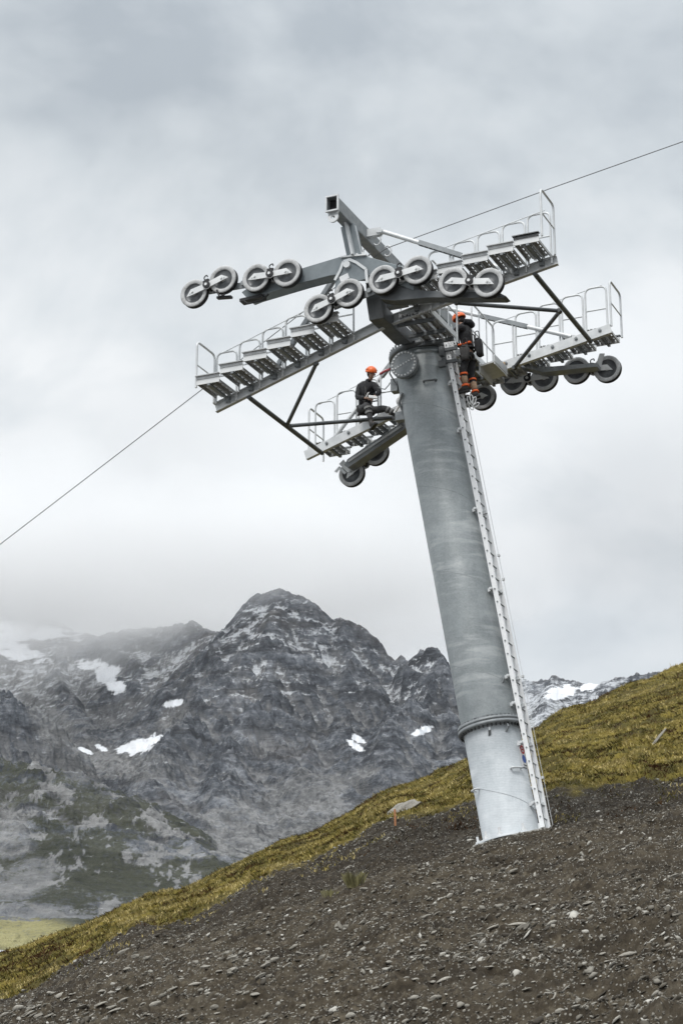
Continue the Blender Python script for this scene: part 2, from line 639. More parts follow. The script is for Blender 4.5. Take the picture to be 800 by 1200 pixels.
def build_ground():
    t_in = np.linspace(-0.21, 0.21, 760)
    t_out = np.concatenate([np.linspace(0.215, 0.5, 60), np.linspace(0.52, 4.0, 60)])
    ts = np.concatenate([-t_out[::-1], t_in, t_out])
    ys = np.concatenate([np.linspace(-40, 13.5, 40), np.geomspace(14, 45, 560), np.linspace(45.1, 100, 420), np.linspace(101, 260, 90)])
    Tm, Y = np.meshgrid(ts, ys)
    X = Tm * np.maximum(Y, 14.0)
    Zm, S = rough_hill(X, Y)
    nr, nc = X.shape
    idx = np.arange(nr * nc).reshape(nr, nc)
    faces = np.stack([idx[:-1, :-1], idx[:-1, 1:], idx[1:, 1:], idx[1:, :-1]], -1).reshape(-1, 4)
    v = np.stack([X, Y, Zm], -1).reshape(-1, 3)
    m, nt, b = new_mat('bare soil and heath')
    at = N(nt, 'ShaderNodeAttribute', attribute_name='soil')
    tc = N(nt, 'ShaderNodeTexCoord')
    P = tc.outputs['Object']
    n1 = noise_tex(nt, 0.7, 6, 0.65, P)
    n2 = noise_tex(nt, 9, 5, 0.7, P)
    n3 = noise_tex(nt, 60, 3, 0.7, P)
    soil = ramp(nt, n2, [(0.28, (0.016, 0.012, 0.0075)), (0.5, (0.054, 0.043, 0.029)), (0.70, (0.14, 0.118, 0.084))])
    soil = mixc(nt, ramp(nt, n1, [(0.40, 0.0), (0.62, 0.7)]), soil, (0.060, 0.049, 0.034))
    mpd = N(nt, 'ShaderNodeMapping')
    mpd.inputs['Rotation'].default_value = (0, 0, R(-37))
    mpd.inputs['Scale'].default_value = (0.9, 3.2, 1.5)
    nt.links.new(P, mpd.inputs[0])
    nd = noise_tex(nt, 1.0, 6, 0.65, mpd.outputs[0])
    soil = mixc(nt, ramp(nt, nd, [(0.36, 0.65), (0.52, 0.0)]), soil, (0.016, 0.013, 0.010))
    soil = mixc(nt, ramp(nt, nd, [(0.54, 0.0), (0.70, 0.55)]), soil, (0.135, 0.118, 0.090))
    wt = N(nt, 'ShaderNodeAttribute', attribute_name='wet')
    soil = mixc(nt, math_n(nt, 'MULTIPLY', wt.outputs['Fac'], 0.6), soil, mixc(nt, ramp(nt, n2, [(0.4, 0.0), (0.65, 1.0)]), (0.012, 0.0095, 0.007), (0.042, 0.033, 0.023)))
    vo = N(nt, 'ShaderNodeTexVoronoi')
    vo.inputs['Scale'].default_value = 26
    nt.links.new(P, vo.inputs['Vector'])
    vcol = N(nt, 'ShaderNodeSeparateColor')
    nt.links.new(vo.outputs['Color'], vcol.inputs[0])
    grit = math_n(nt, 'MULTIPLY', ramp(nt, vcol.outputs[0], [(0.70, 0.0), (0.78, 1.0)]), ramp(nt, vo.outputs['Distance'], [(0.25, 1.0), (0.42, 0.0)]))
    soil = mixc(nt, math_n(nt, 'MULTIPLY', grit, 0.8), soil, (0.30, 0.285, 0.25))
    g = ramp(nt, noise_tex(nt, 0.55, 6, 0.7, P), [(0.32, (0.055, 0.040, 0.014)), (0.45, (0.10, 0.085, 0.020)), (0.55, (0.19, 0.15, 0.030)), (0.7, (0.25, 0.19, 0.045))])
    g = mixc(nt, ramp(nt, n2, [(0.35, 0.55), (0.6, 0.0)]), g, (0.03, 0.022, 0.010))
    nt.links.new(mixc(nt, at.outputs['Fac'], g, soil), b.inputs['Base Color'])
    b.inputs['Roughness'].default_value = 0.95
    b.inputs['Specular IOR Level'].default_value = 0.2
    h = math_n(nt, 'ADD', n3, math_n(nt, 'MULTIPLY', grit, 0.8))
    bump(nt, b, h, 0.6, 0.03)
    ec = _interp_t(_CREST, np.clip(X / np.maximum(Y, 14), _CT[0], _CT[-1]))
    wet = sstep(0.3, 3.0, Y - ec + (fbm(X * 0.6, Y * 0.6, 4, 0.6, seed=27) - 0.5) * 5)
    o = np_mesh('ground', v, faces, m, True, {'soil': S.ravel(), 'wet': wet.ravel()})
    o['kind'] = 'structure'
    return o


def hz(x, y):
    z, s = rough_hill(np.array([x]), np.array([y]))
    return float(z[0])


build_ground()

# ------------------------------------------------------------------ grass
def build_grass():
    n = 760000
    y = 44 + (96 - 44) * rng.random(n) ** 1.15
    t = (rng.random(n) - 0.5) * 0.46
    x = t * y
    s = soil_mask(x, y)
    den = fbm(x * 0.9, y * 0.9, 4, 0.55, seed=31)
    stray = fbm(x * 2.3, y * 2.3, 3, 0.6, seed=47)
    keep = ((s < 0.42) | ((stray > 0.60) & (y < 58) & (y > _interp_t(_EDGE, np.clip(t, _CT[0], _CT[-1])) - 4.5) & (rng.random(n) < 0.5))) & (rng.random(n) < 0.35 + 1.1 * (den - 0.2))
    x, y = x[keep], y[keep]
    z, _ = rough_hill(x, y)
    n = len(x)
    clump = fbm(x * 1.3, y * 1.3, 4, 0.6, seed=44)
    tone = np.clip((fbm(x * 0.28, y * 0.28, 3, 0.6, seed=45) - 0.5) * 2.0 + 0.5 + (fbm(x * 1.9, y * 1.1, 4, 0.65, seed=46) - 0.5) * 2.8 + 0.07 + (rng.random(n) - 0.5) * 0.5, 0, 1)
    h = (0.03 + 0.10 * rng.random(n) ** 1.5 + 0.09 * (rng.random(n) > 0.99)) * (0.4 + 1.15 * clump)
    w = 0.005 + 0.009 * rng.random(n)
    a = rng.random(n) * 2 * np.pi
    lean = 0.2 + 1.1 * rng.random(n)
    la = a + np.pi / 2 + (rng.random(n) - 0.5)
    base = np.stack([x, y, z - 0.03], 1)
    side = np.stack([np.cos(a) * w, np.sin(a) * w, np.zeros(n)], 1)
    mid = base + np.stack([np.cos(la) * lean * h * 0.35, np.sin(la) * lean * h * 0.35, h * 0.6], 1)
    tip = base + np.stack([np.cos(la) * lean * h, np.sin(la) * lean * h, h], 1)
    V = np.stack([base - side, base + side, mid + side * 0.8, tip, mid - side * 0.8], 1).reshape(-1, 3)
    F = np.arange(5 * n).reshape(n, 5)
    m, nt, b = new_mat('dry alpine grass')
    at = N(nt, 'ShaderNodeAttribute', attribute_name='tone')
    c = ramp(nt, at.outputs['Fac'], [(0.0, (0.090, 0.045, 0.020)), (0.25, (0.075, 0.068, 0.024)), (0.46, (0.155, 0.148, 0.042)), (0.72, (0.35, 0.275, 0.075)), (1.0, (0.58, 0.48, 0.22))])
    nt.links.new(c, b.inputs['Base Color'])
    b.inputs['Roughness'].default_value = 0.8
    b.inputs['Specular IOR Level'].default_value = 0.15
    o = np_mesh('grass', V, F, m, False, {'tone': np.repeat(tone, 5)})
    tag(o, 'golden brown dry grass covering the slope behind the tower', 'grass', kind='stuff')


build_grass()

# ------------------------------------------------------------------ stones
ICO = None


def ico_data():
    bm = bmesh.new()
    bmesh.ops.create_icosphere(bm, subdivisions=1, radius=1)
    bm.verts.ensure_lookup_table()
    v = np.array([x.co[:] for x in bm.verts])
    f = np.array([[q.index for q in p.verts] for p in bm.faces])
    bm.free()
    return v, f


ICO = ico_data()


def stone_material(name, c0, c1):
    m, nt, b = new_mat(name)
    oi = N(nt, 'ShaderNodeObjectInfo')
    tc = N(nt, 'ShaderNodeTexCoord')
    f = noise_tex(nt, 9, 5, 0.65, tc.outputs['Object'])
    c = ramp(nt, f, [(0.3, c0), (0.7, c1)])
    k = ramp(nt, oi.outputs['Random'], [(0.0, (0.62, 0.60, 0.57)), (1.0, (1.08, 1.06, 1.03))])
    nt.links.new(mixc(nt, 1.0, c, k, 'MULTIPLY'), b.inputs['Base Color'])
    b.inputs['Roughness'].default_value = 0.9
    bump(nt, b, noise_tex(nt, 30, 4, 0.7, tc.outputs['Object']), 0.5, 0.02)
    return m


MAT['stone'] = stone_material('pale schist stone', (0.22, 0.21, 0.185), (0.46, 0.445, 0.40))
MAT['slab'] = stone_material('lichen slab', (0.20, 0.195, 0.175), (0.38, 0.365, 0.33))


def build_gravel():
    octv = np.array([(1, 0, 0), (-1, 0, 0), (0, 1, 0), (0, -1, 0), (0, 0, 1), (0, 0, -1)], float)
    octf = np.array([(0, 2, 4), (2, 1, 4), (1, 3, 4), (3, 0, 4), (2, 0, 5), (1, 2, 5), (3, 1, 5), (0, 3, 5)])
    VV, FF, TT = [], [], []
    off = 0
    for n, (bv, bf), lo, hi, pw, thr in ((190000, (octv, octf), 0.004, 0.016, 2.2, 0.41), (46000, ICO, 0.012, 0.040, 3.0, 0.46)):
        y = np.exp(np.log(16.3) + (np.log(52) - np.log(16.3)) * rng.random(n) ** 0.95)
        t = (rng.random(n) - 0.5) * 0.42
        x = t * y
        s = soil_mask(x, y)
        u_, w_ = x * 0.80 - y * 0.60, x * 0.60 + y * 0.80
        patch = 0.65 * fbm(u_ * 0.40, w_ * 1.3, 4, 0.62, seed=61) + 0.35 * fbm(u_ * 2.2, w_ * 3.4, 3, 0.6, seed=63)
        keep = (s > 0.55) & (rng.random(n) < np.clip((patch - thr) * 5.0, 0.05, 1)) & (np.hypot(x - BASE[0], y - BASE[1]) > 1.0)
        x, y = x[keep], y[keep]
        n = len(x)
        z, _ = rough_hill(x, y)
        size = lo + (hi - lo) * rng.random(n) ** pw + 0.00025 * (y - 16)
        sc = size[:, None] * (0.45 + 1.1 * rng.random((n, 3)))
        sc[:, 0] *= 1.3
        sc[:, 2] *= 0.55
        V = bv[None] * (0.6 + 0.7 * rng.random((n, len(bv), 1))) * sc[:, None, :]
        a = -0.6 + rng.normal(0, 0.8, n)
        ca, sa = np.cos(a), np.sin(a)
        X = V[:, :, 0] * ca[:, None] - V[:, :, 1] * sa[:, None]
        Y = V[:, :, 0] * sa[:, None] + V[:, :, 1] * ca[:, None]
        tl = rng.normal(0, 0.35, (n, 2))
        Zv = V[:, :, 2] + X * (0.33 + tl[:, :1]) + Y * (0.2 + tl[:, 1:])
        VV.append(np.stack([X + x[:, None], Y + y[:, None], Zv + (z + size * 0.3)[:, None]], -1).reshape(-1, 3))
        FF.append((bf[None] + (np.arange(n) * len(bv))[:, None, None] + off).reshape(-1, 3))
        TT.append(np.repeat(np.clip(rng.random(n) ** 0.9, 0, 1), len(bv)))
        off += n * len(bv)
    m, nt, b = new_mat('grey gravel')
    at = N(nt, 'ShaderNodeAttribute', attribute_name='tone')
    nt.links.new(ramp(nt, at.outputs['Fac'], [(0, (0.040, 0.033, 0.024)), (0.45, (0.12, 0.108, 0.086)), (0.8, (0.27, 0.255, 0.22)), (1, (0.50, 0.485, 0.44))]), b.inputs['Base Color'])
    b.inputs['Roughness'].default_value = 0.9
    o = np_mesh('gravel', np.concatenate(VV), np.concatenate(FF), m, False, {'tone': np.concatenate(TT)})
    tag(o, 'small grey gravel strewn over the dark dug soil', 'gravel', kind='stuff')


build_gravel()


def stone_mesh(seed, subdiv=2, flat=0.5, angular=0.35):
    bm = bmesh.new()
    bmesh.ops.create_icosphere(bm, subdivisions=subdiv, radius=1)
    r = random.Random(seed)
    planes = [(Vector((r.gauss(0, 1), r.gauss(0, 1), r.gauss(0, 1))).normalized(), r.uniform(0.55, 0.9)) for _ in range(9)]
    off = Vector((r.random() * 50, r.random() * 50, r.random() * 50))
    for v in bm.verts:
        p = v.co.copy()
        for n_, d in planes:
            e = p.dot(n_) - d
            if e > 0:
                p -= n_ * e
        p *= 1 + angular * 0.3 * mnoise.noise(p * 2.2 + off)
        v.co = Vector((p.x * (1 + 0.35 * (seed % 3)), p.y * 0.72, p.z * flat * (0.6 + 0.2 * (seed % 4))))
    me = bpy.data.meshes.new('stone')
    bm.to_mesh(me)
    bm.free()
    me.materials.append(MAT['stone'])
    return me


def ground_hit(px, py):
    """where the sight line through that spot meets the hillside"""
    te, ta = tan_el(py), tan_az(px, py)
    ys = np.linspace(15.5, 62, 900) if py > 880 else np.linspace(30, 100, 900)
    zz, _ = rough_hill(ta * ys, ys)
    i = np.argmax(zz > te * ys)
    return ta * ys[i], ys[i], zz[i]


# stones one can pick out: (frame x, frame y, length in frame units, label)
named_stones = [
    (427, 1044, 14, 'pale round stone on the soil crest left of the tower foot'),
    (613, 1088, 18, 'long flat pale stone, lower of a pair side by side on the soil'),
    (606, 1084, 16, 'long flat pale stone, upper of a pair side by side on the soil'),
    (560, 1099, 15, 'brownish grey stone lying left of the two flat pale stones'),
    (655, 1189, 16, 'grey blue stone at the bottom edge below the branching root'),
    (410, 1193, 14, 'squarish pale stone near the bottom edge under the grass tuft'),
    (788, 1028, 14, 'pale stone close to the right edge below the mound crest'),
    (312, 1133, 12, 'rounded pale stone half buried in the lower slope'),
]
STONE_M = [stone_mesh(100 + i) for i in range(10)]


def put_stone(px, py, size, label, group=None, me=None, rz=None, mat=None, sink=0.25):
    x, y, z = ground_hit(px, py)
    L = size / FPX * y / 2
    o = bpy.data.objects.new('stone', me or random.choice(STONE_M))
    COL.objects.link(o)
    o.location = (x, y, z + L * (0.5 - sink) * 0.5)
    o.scale = (L, L * random.uniform(0.8, 1.15), L * random.uniform(0.8, 1.2))
    o.rotation_euler = (random.uniform(-0.15, 0.35), random.uniform(-0.45, -0.1), random.uniform(-0.7, 0.9) if rz is None else rz)
    tag(o, label, 'stone', group)
    return o


for px, py, sz, lab in named_stones:
    put_stone(px, py, sz, lab)
for px, py, sz in ((735, 1120, 15), (520, 1150, 13), (300, 1172, 14), (455, 1128, 11), (690, 1062, 12), (180, 1178, 13), (560, 1045, 10), (240, 1135, 11), (770, 1165, 14), (95, 1182, 12), (345, 1110, 10), (500, 1075, 11)):
    put_stone(px, py, sz, 'fist sized pale stone half buried in the dark dug soil', 'larger stones on the dug soil', sink=0.5)
count = 0
tries = 0
while count < 270 and tries < 6000:
    tries += 1
    px = random.uniform(4, 796)
    lo = np.interp(px, [0, 200, 400, 500, 600, 800], [1190, 1095, 1050, 1010, 1000, 962])
    py = lo + (1198 - lo) * random.random() ** 0.75
    if fbm(np.array([px * 0.012]), np.array([py * 0.02]), 3, seed=71)[0] < 0.38 and random.random() < 0.8:
        continue
    x, y, z = ground_hit(px, py)
    if soil_mask(np.array([x]), np.array([y]))[0] < 0.7 or math.hypot(x - BASE[0], y - BASE[1]) < 1.6:
        continue
    sz = 3.6 + 7.5 * random.random() ** 2.6 + (py - 1000) * 0.008
    put_stone(px, py, sz, 'small pale grey stone lying loose on the dark dug soil', 'loose stones on the dug soil')
    count += 1

# big flat rock at the grass edge, pale bits in the grass
me = stone_mesh(300, 3, 0.6, 1.2)
me.materials.clear()
me.materials.append(MAT['slab'])
x, y, z = ground_hit(468, 952)
o = bpy.data.objects.new('rock_slab', me)
COL.objects.link(o)
o.location = (x, y, z + 0.02)
o.scale = (0.66, 0.80, 0.50)
o.rotation_euler = (0.32, R(-27), R(-6))
tag(o, 'large flat pale rock at the upper edge of the bare soil, beside the orange stake', 'rock')
o = put_stone(772, 868, 20, 'thin pale stone sticking out of the golden grass on the right', me=stone_mesh(305, 2, 0.22), rz=0.2, sink=-0.3)
o.rotation_euler = (0.2, -0.85, 0.1)
put_stone(146, 1116, 14, 'pale stone sitting in the grass just above the soil edge at left')

# branching pale root on the soil
x, y, z = ground_hit(648, 1172)
px2m = y / FPX
mb = MB()


def root_pt(px, py, up=0.012):
    a, b, c = ground_hit(px, py)
    return (a, b, c + up)


mb.tube([root_pt(638, 1167), root_pt(650, 1167), root_pt(658, 1165), root_pt(667, 1161)], [0.008, 0.011, 0.009, 0.004], 7)
mb.tube([root_pt(652, 1167), root_pt(648, 1174), root_pt(645, 1180)], [0.013, 0.010, 0.005], 7)
o = mb.build('dead_root', MAT['slab'])
tag(o, 'pale forked dead root lying on the dark soil near the bottom edge', 'root')

# orange survey stake
x, y, z = ground_hit(463, 967)
hs = 20 / FPX * y
mb = MB()
mb.prism([(-0.022, -0.25), (0.022, -0.25), (0.024, hs - 0.03), (0.010, hs), (-0.010, hs), (-0.024, hs - 0.03)], -0.012, 0.012)
o = mb.build('marker_stake', MAT['stake'], bevel=0.004)
o.location = (x, y, z - 0.02)
o.rotation_euler = (R(2), R(-2), 0.2)
tag(o, 'thin orange wooden stake standing in front of the flat pale rock', 'stake')


def tuft(px, py, hgt, n, label):
    x, y, z = ground_hit(px, py)
    mb = MB()
    r = random.Random(int(px))
    for i in range(n):
        a = r.uniform(0, 6.283)
        rad = r.uniform(0, 0.16)
        ln = r.uniform(0.1, 0.6) * hgt
        h = hgt * r.uniform(0.55, 1.0)
        bx, by = math.cos(a) * rad, math.sin(a) * rad
        tx, ty = bx + math.cos(a) * ln, by + math.sin(a) * ln
        w = 0.006
        px_, py_ = -math.sin(a) * w, math.cos(a) * w
        mx, my = bx + (tx - bx) * 0.35, by + (ty - by) * 0.35
        mb.add([(bx - px_, by - py_, -0.04), (bx + px_, by + py_, -0.04), (mx + px_ * 0.8, my + py_ * 0.8, h * 0.62), (tx, ty, h), (mx - px_ * 0.8, my - py_ * 0.8, h * 0.62)], [(0, 1, 2, 3, 4)])
    o = mb.build('grass_tuft', MAT['tuft'])
    o.location = (x, y, z)
    tag(o, label, 'grass tuft')


MAT['tuft'] = plain('olive grass blades', (0.19, 0.175, 0.08), 0.8, 0.35, 4)
tuft(415, 1040, 0.30, 90, 'olive grass tuft growing alone on the bare soil')
tuft(386, 1050, 0.15, 40, 'tiny green sprig on the soil left of the larger tuft')

# ------------------------------------------------------------------ the lift tower
# local frame of the root: x uphill along the line, y along the crossarm (away), z up.
# tower-head coordinates (l, a, z) have their origin at the top centre of the tube.
OX, OZ = -1.889, 11.105
UX, UZ = -0.1677, 0.98584           # lean of the tube


def P(l, a, z):
    return (l + OX, a, z + OZ)


def PW(l, a, z):
    """tower-head coordinates to world"""
    x, y, zz = P(l, a, z)
    c, s = math.cos(AZ), math.sin(AZ)
    return Vector((BASE[0] + c * x + s * y, BASE[1] - s * x + c * y, BASE[2] + zz))


tower = empty('lift_tower', tuple(BASE), -AZ)
tag(tower, 'leaning grey steel ski lift tower with sheave trains and catwalks on the dug slope', 'lift tower')


def AX(s, n=0.0, a=0.0):
    """point at height s along the tube, n sideways uphill, a along the crossarm"""
    return (UX * s + UZ * n, a, UZ * s - UX * n)


def RAD(s, phi, r):
    return AX(s, math.cos(phi) * r, math.sin(phi) * r)


axis = Vector((UX, 0, UZ))


def ring_bolts(mb, s, r, n, rb, h):
    for k in range(n):
        p = Vector(RAD(s, 2 * math.pi * (k + 0.5) / n, r))
        mb.tube([p - axis * h / 2, p + axis * h / 2], rb, 6, True, False)


# lower, freshly galvanised tube
mb = MB()
mb.lathe(AX(0), axis, [(0.80, -0.02), (0.80, 0.03), (0.585, 0.03), (0.585, 2.36)], 64)
o = mb.build('base_tube', MAT['tube_lower'], tower)
mb = MB()
for ph in (-150, -118, -90, -50, -15, 25, 60, 100, 140, 180):
    p0, p1 = Vector(RAD(0.03, R(ph), 0.70)), Vector(RAD(0.20, R(ph), 0.70))
    mb.tube([p0, p1], 0.028, 8)
    mb.tube([p0 + axis * 0.0, p0 + axis * 0.06], 0.055, 6, True, False)
build_each(mb, 'anchor_bolt', MAT['galv_bright'], o)


def handle(phi, s, w, out, r, parent, mat='galv'):
    mb = MB()
    d = w / 0.585 / 2
    mb.path([RAD(s, phi - d, 0.575), RAD(s, phi - d, 0.585 + out), RAD(s, phi + d, 0.585 + out), RAD(s, phi + d, 0.575)], r, 0.03, 6, 3)
    return mb.build('lifting_lug', MAT[mat], parent)


lug = lambda phi, s, w=0.22, out=0.07, r=0.022: handle(R(phi), s, w, out, r, tower)
lug(-36, 1.38, 0.24)
lug(-132, 1.12, 0.16, 0.10)
lug(12, 1.02, 0.12, 0.09)
mb = MB()
for ph, s in ((-78, 2.12), (-42, 2.16), (-30, 3.2)):
    mb.bar(RAD(s, R(ph), 0.58), RAD(s + 0.10, R(ph + 3), 0.66), 0.05, 0.02, axis)
    mb.bar(RAD(s + 0.10, R(ph + 3), 0.65), RAD(s + 0.16, R(ph + 3), 0.64), 0.04, 0.02, Vector(RAD(0, R(ph), 1)))
build_each(mb, 'hook', MAT['galv_dull'], tower)

# bolted joint between lower and upper tube
mb = MB()
mb.lathe(AX(0), axis, [(0.585, 2.33), (0.69, 2.36), (0.69, 2.425), (0.672, 2.43), (0.672, 2.438), (0.69, 2.443), (0.69, 2.50), (0.60, 2.50), (0.60, 2.56)], 72)
fl = mb.build('joint_flange', MAT['galv_dull'], tower)
mb = MB()
ring_bolts(mb, 2.345, 0.642, 44, 0.02, 0.09)
build_each(mb, 'flange_bolt', MAT['black'], fl)
mb = MB()
ring_bolts(mb, 2.52, 0.645, 44, 0.018, 0.06)
build_each(mb, 'flange_nut', MAT['galv_dull'], fl)

# upper tube
SEAM = []
mb = MB()
mb.lathe(AX(0), axis, [(0.60, 2.50), (0.60, 10.92), (0.585, 10.94), (0.585, 10.99), (0.61, 11.0), (0.61, 11.06), (0.585, 11.07), (0.585, 11.16)], 72)
ut = mb.build('upper_tube', MAT['tube_upper'], tower)
mb = MB()
for r_, s0, ph0, tw in ((0.60, 3.95, -160, -1.05), (0.60, 6.1, -160, -1.0), (0.60, 8.1, -160, -1.05), (0.60, 10.1, -160, -0.95)):
    mb.tube([RAD(s0 + tw * k / 24, R(ph0 + 210 * k / 24), r_ - 0.004) for k in range(25)], 0.008, 6)
build_each(mb, 'weld_seam', MAT['tube_upper'], ut)
mb = MB()
mb.tube([RAD(1.30 - 1.0 * k / 24, R(-160 + 210 * k / 24), 0.581) for k in range(25)], 0.010, 6)
build_each(mb, 'weld_seam', MAT['tube_lower'], tower)
lug2 = handle(R(-62), 10.25, 0.26, 0.09, 0.022, tower, 'dark_steel')

# top flange with its row of bolts
mb = MB()
mb.lathe(AX(0), axis, [(0.585, 11.13), (0.70, 11.15), (0.70, 11.25), (0.66, 11.26), (0.0, 11.26)], 64)
tf = mb.build('top_flange', MAT['dark_steel'], tower)
mb = MB()
ring_bolts(mb, 11.27, 0.65, 40, 0.026, 0.16)
build_each(mb, 'flange_bolt', MAT['galv_dull'], tf)

# crossarm
mb = MB()
half = [(-2.62, 1.02), (-2.62, 0.25), (-2.45, -0.17), (-0.95, -0.16), (-0.72, -0.02), (0.0, 0.0)]
top_ = [(0.0, 0.36), (-0.52, 0.33), (-0.70, 0.20), (-0.95, 0.15), (-2.05, 0.15), (-2.25, 0.40), (-2.25, 0.98)]
poly = half + [(-p[0], p[1]) for p in half[-2::-1]] + [(-p[0], p[1]) for p in top_[::-1][:-1]] + top_
mb.prism([(a, z + OZ) for a, z in poly], -0.17 + OX, 0.17 + OX, 'x')
arm = mb.build('crossarm', MAT['dark_steel'], tower, bevel=0.012)
mb = MB()
mb.tube([AX(11.2), (OX, 0, OZ + 0.12)], [0.50, 0.42], 40)
mb.build('arm_socket', MAT['dark_steel'], arm)
# stub with its bolted cover under the arm, on the near side
mb = MB()
c0, c1 = Vector(P(-0.02, 0, -0.58)), Vector(P(-0.06, -0.70, -0.55))
d = (c1 - c0).normalized()
mb.tube([c0, c1], 0.26, 32)
stub = mb.build('arm_stub', MAT['tube_upper'], tower)
mb = MB()
mb.disc(c1 + d * 0.0, d, 0.325, 0.05, 36, False)
mb.disc(c1 + d * 0.055, d, 0.32, 0.05, 36, False)
cov = mb.build('cover_plate', MAT['galv_dull'], stub)
mb = MB()
q = d.to_track_quat('Z', 'Y')
for k in range(22):
    a = 2 * math.pi * k / 22
    p = c1 + q @ Vector((math.cos(a) * 0.275, math.sin(a) * 0.275, 0.085))
    mb.disc(p, d, 0.022, 0.03, 6, False)
for k in range(-3, 4):
    p = c1 + q @ Vector((k * 0.065, k * 0.026, 0.085))
    mb.disc(p, d, 0.02, 0.03, 6, False)
build_each(mb, 'cover_bolt', MAT['galv_bright'], stub)
# service boxes and brackets around the tube head on the ladder side
mb = MB()
for z_, a_, ll in ((-0.22, -0.25, 0.45), (-0.5, -0.22, 0.40), (-0.36, 0.25, 0.45), (-0.62, 0.22, 0.35)):
    b0 = AX(11.26 + z_, 0.45, a_)
    mb.bar(b0, AX(11.26 + z_ - 0.08, 0.5 + ll, a_), 0.06, 0.07)
    mb.disc(AX(11.26 + z_, 0.62, a_ - 0.05), (0, 1, 0), 0.06, 0.05, 8)
mb.box(AX(10.95, 0.62, -0.32), (0.10, 0.12, 0.22))
mb.box(AX(10.62, 0.60, -0.40), (0.16, 0.10, 0.14))
build_each(mb, 'head_bracket', MAT['dark_steel'], tower)
mb = MB()
mb.box(AX(10.62, -0.66, -0.1), (0.16, 0.20, 0.30))
mb.tube([AX(10.6, -0.6, -0.2), AX(10.85, -0.66, -0.35), AX(10.95, -0.5, -0.5)], 0.018, 6)
mb.box(AX(9.85, -0.66, -0.10), (0.22, 0.18, 0.20))
mb.tube([AX(9.85, -0.55, -0.2), AX(10.1, -0.58, -0.3), AX(10.2, -0.4, -0.5)], 0.03, 6)
mb.build('side_bracket', MAT['galv_dull'], tower)

# warning sign on the lower tube
mb = MB()
SP0, SP1, SZ0, SZ1 = -14, 12, 1.52, 2.02


def sign_patch(ph0, ph1, s0, s1, r, name, mat, parent):
    mb = MB()
    n = 6
    vs, fs = [], []
    for k in range(n + 1):
        ph = R(ph0 + (ph1 - ph0) * k / n)
        vs += [RAD(s0, ph, r), RAD(s1, ph, r), RAD(s0, ph, r - 0.004), RAD(s1, ph, r - 0.004)]
    for k in range(n):
        i, j = 4 * k, 4 * k + 4
        fs += [(i, j, j + 1, i + 1), (i + 1, j + 1, j + 3, i + 3), (i + 2, i + 3, j + 3, j + 2), (i, i + 2, j + 2, j)]
    fs += [(0, 1, 3, 2), (4 * n, 4 * n + 2, 4 * n + 3, 4 * n + 1)]
    mb.add(vs, fs)
    return mb.build(name, mat, parent)


sg = sign_patch(-18, 10, 1.42, 1.98, 0.600, 'warning_sign', MAT['sign_white'], tower)


def sign_ring(ph, s, r0, r1, mat, name):
    mb = MB()
    n = 18
    c = Vector(RAD(s, R(ph), 0.604))
    e1 = Vector(RAD(s, R(ph + 1), 0.604)) - Vector(RAD(s, R(ph - 1), 0.604))
    e1.normalize()
    nr = Vector(RAD(0, R(ph), 1))
    vs = []
    for k in range(n):
        a = 2 * math.pi * k / n
        dd = e1 * math.cos(a) + axis * math.sin(a)
        vs += [c + dd * r0, c + dd * r1]
    fs = [(2 * k, 2 * k + 1, (2 * k + 3) % (2 * n), (2 * k + 2) % (2 * n)) for k in range(n)]
    mb.add(vs, fs)
    mb.build(name, mat, sg)


sign_ring(-6, 1.80, 0.055, 0.095, MAT['sign_red'], 'red_ring')
sign_patch(-9, -3, 1.785, 1.815, 0.606, 'red_bar', MAT['sign_red'], sg)
sign_ring(-6, 1.60, 0.0, 0.085, MAT['sign_blue'], 'blue_disc')
sign_patch(-13, 1, 1.455, 1.475, 0.605, 'text_line', MAT['sign_black'], sg)

# ladder
LN = 0.745
mb = MB()
lad = None
for a in (-0.2, 0.2):
    mb = MB()
    ext = 11.55
    mb.frame_box((Vector(AX(0.10, LN, a)) + Vector(AX(ext, LN - 0.03, a))) / 2,
                 (Vector(AX(ext, LN - 0.03, a)) - Vector(AX(0.10, LN, a))) / 2, Vector((UZ, 0, -UX)) * 0.050, (0, 0.014, 0))
    if lad is None:
        lad = mb.build('ladder', MAT['alu'], tower)
    else:
        mb.build('stile', MAT['alu'], lad)
mb = MB()
mb.tube([AX(0.3, 0, 0), AX(0.3, 0.001, 0)], 0.001, 3)
rung = None
for k in range(38):
    s = 0.32 + k * 0.292
    n_ = LN - 0.03 * s / 11.5
    if rung is None:
        mb = MB()
        mb.tube([(0, -0.235, 0), (0, -0.21, 0), (0, 0.21, 0), (0, 0.235, 0)], [0.017, 0.017, 0.015, 0.015], 8)
        rung = mb.build('rung', MAT['galv_dull'], lad)
        rung.location = AX(s, n_, 0)
    else:
        c = rung.copy()
        COL.objects.link(c)
        c.parent = lad
        c.location = AX(s, n_, 0)
for s in (0.62, 1.9, 2.75, 3.35, 5.3, 7.15, 9.05, 10.2):
    mb = MB()
    for a in (-0.17, 0.17):
        mb.bar(AX(s, 0.55, a), AX(s + 0.03, LN + 0.02, a), 0.05, 0.07)
    mb.bar(AX(s, 0.66, -0.26), AX(s, 0.66, 0.26), 0.05, 0.05)
    mb.tube([AX(s, 0.66, -0.30), AX(s, 0.66, -0.22)], 0.03, 8)
    mb.build('wall_bracket', MAT['galv'], lad)
mb = MB()
mb.tube([AX(0.2, LN + 0.09, 0.24), AX(11.4, LN + 0.07, 0.24)], 0.006, 6)
for s in (1.2, 3.4, 5.6, 6.15, 9.8):
    mb.box(AX(s, LN + 0.08, 0.23), (0.05, 0.05, 0.05))
mb.build('safety_line', MAT['galv'], lad)

# ---- catwalks, one on each side
def STR(l):
    return -0.04 + (0.325 * l if l < 0 else 0.185 * l)


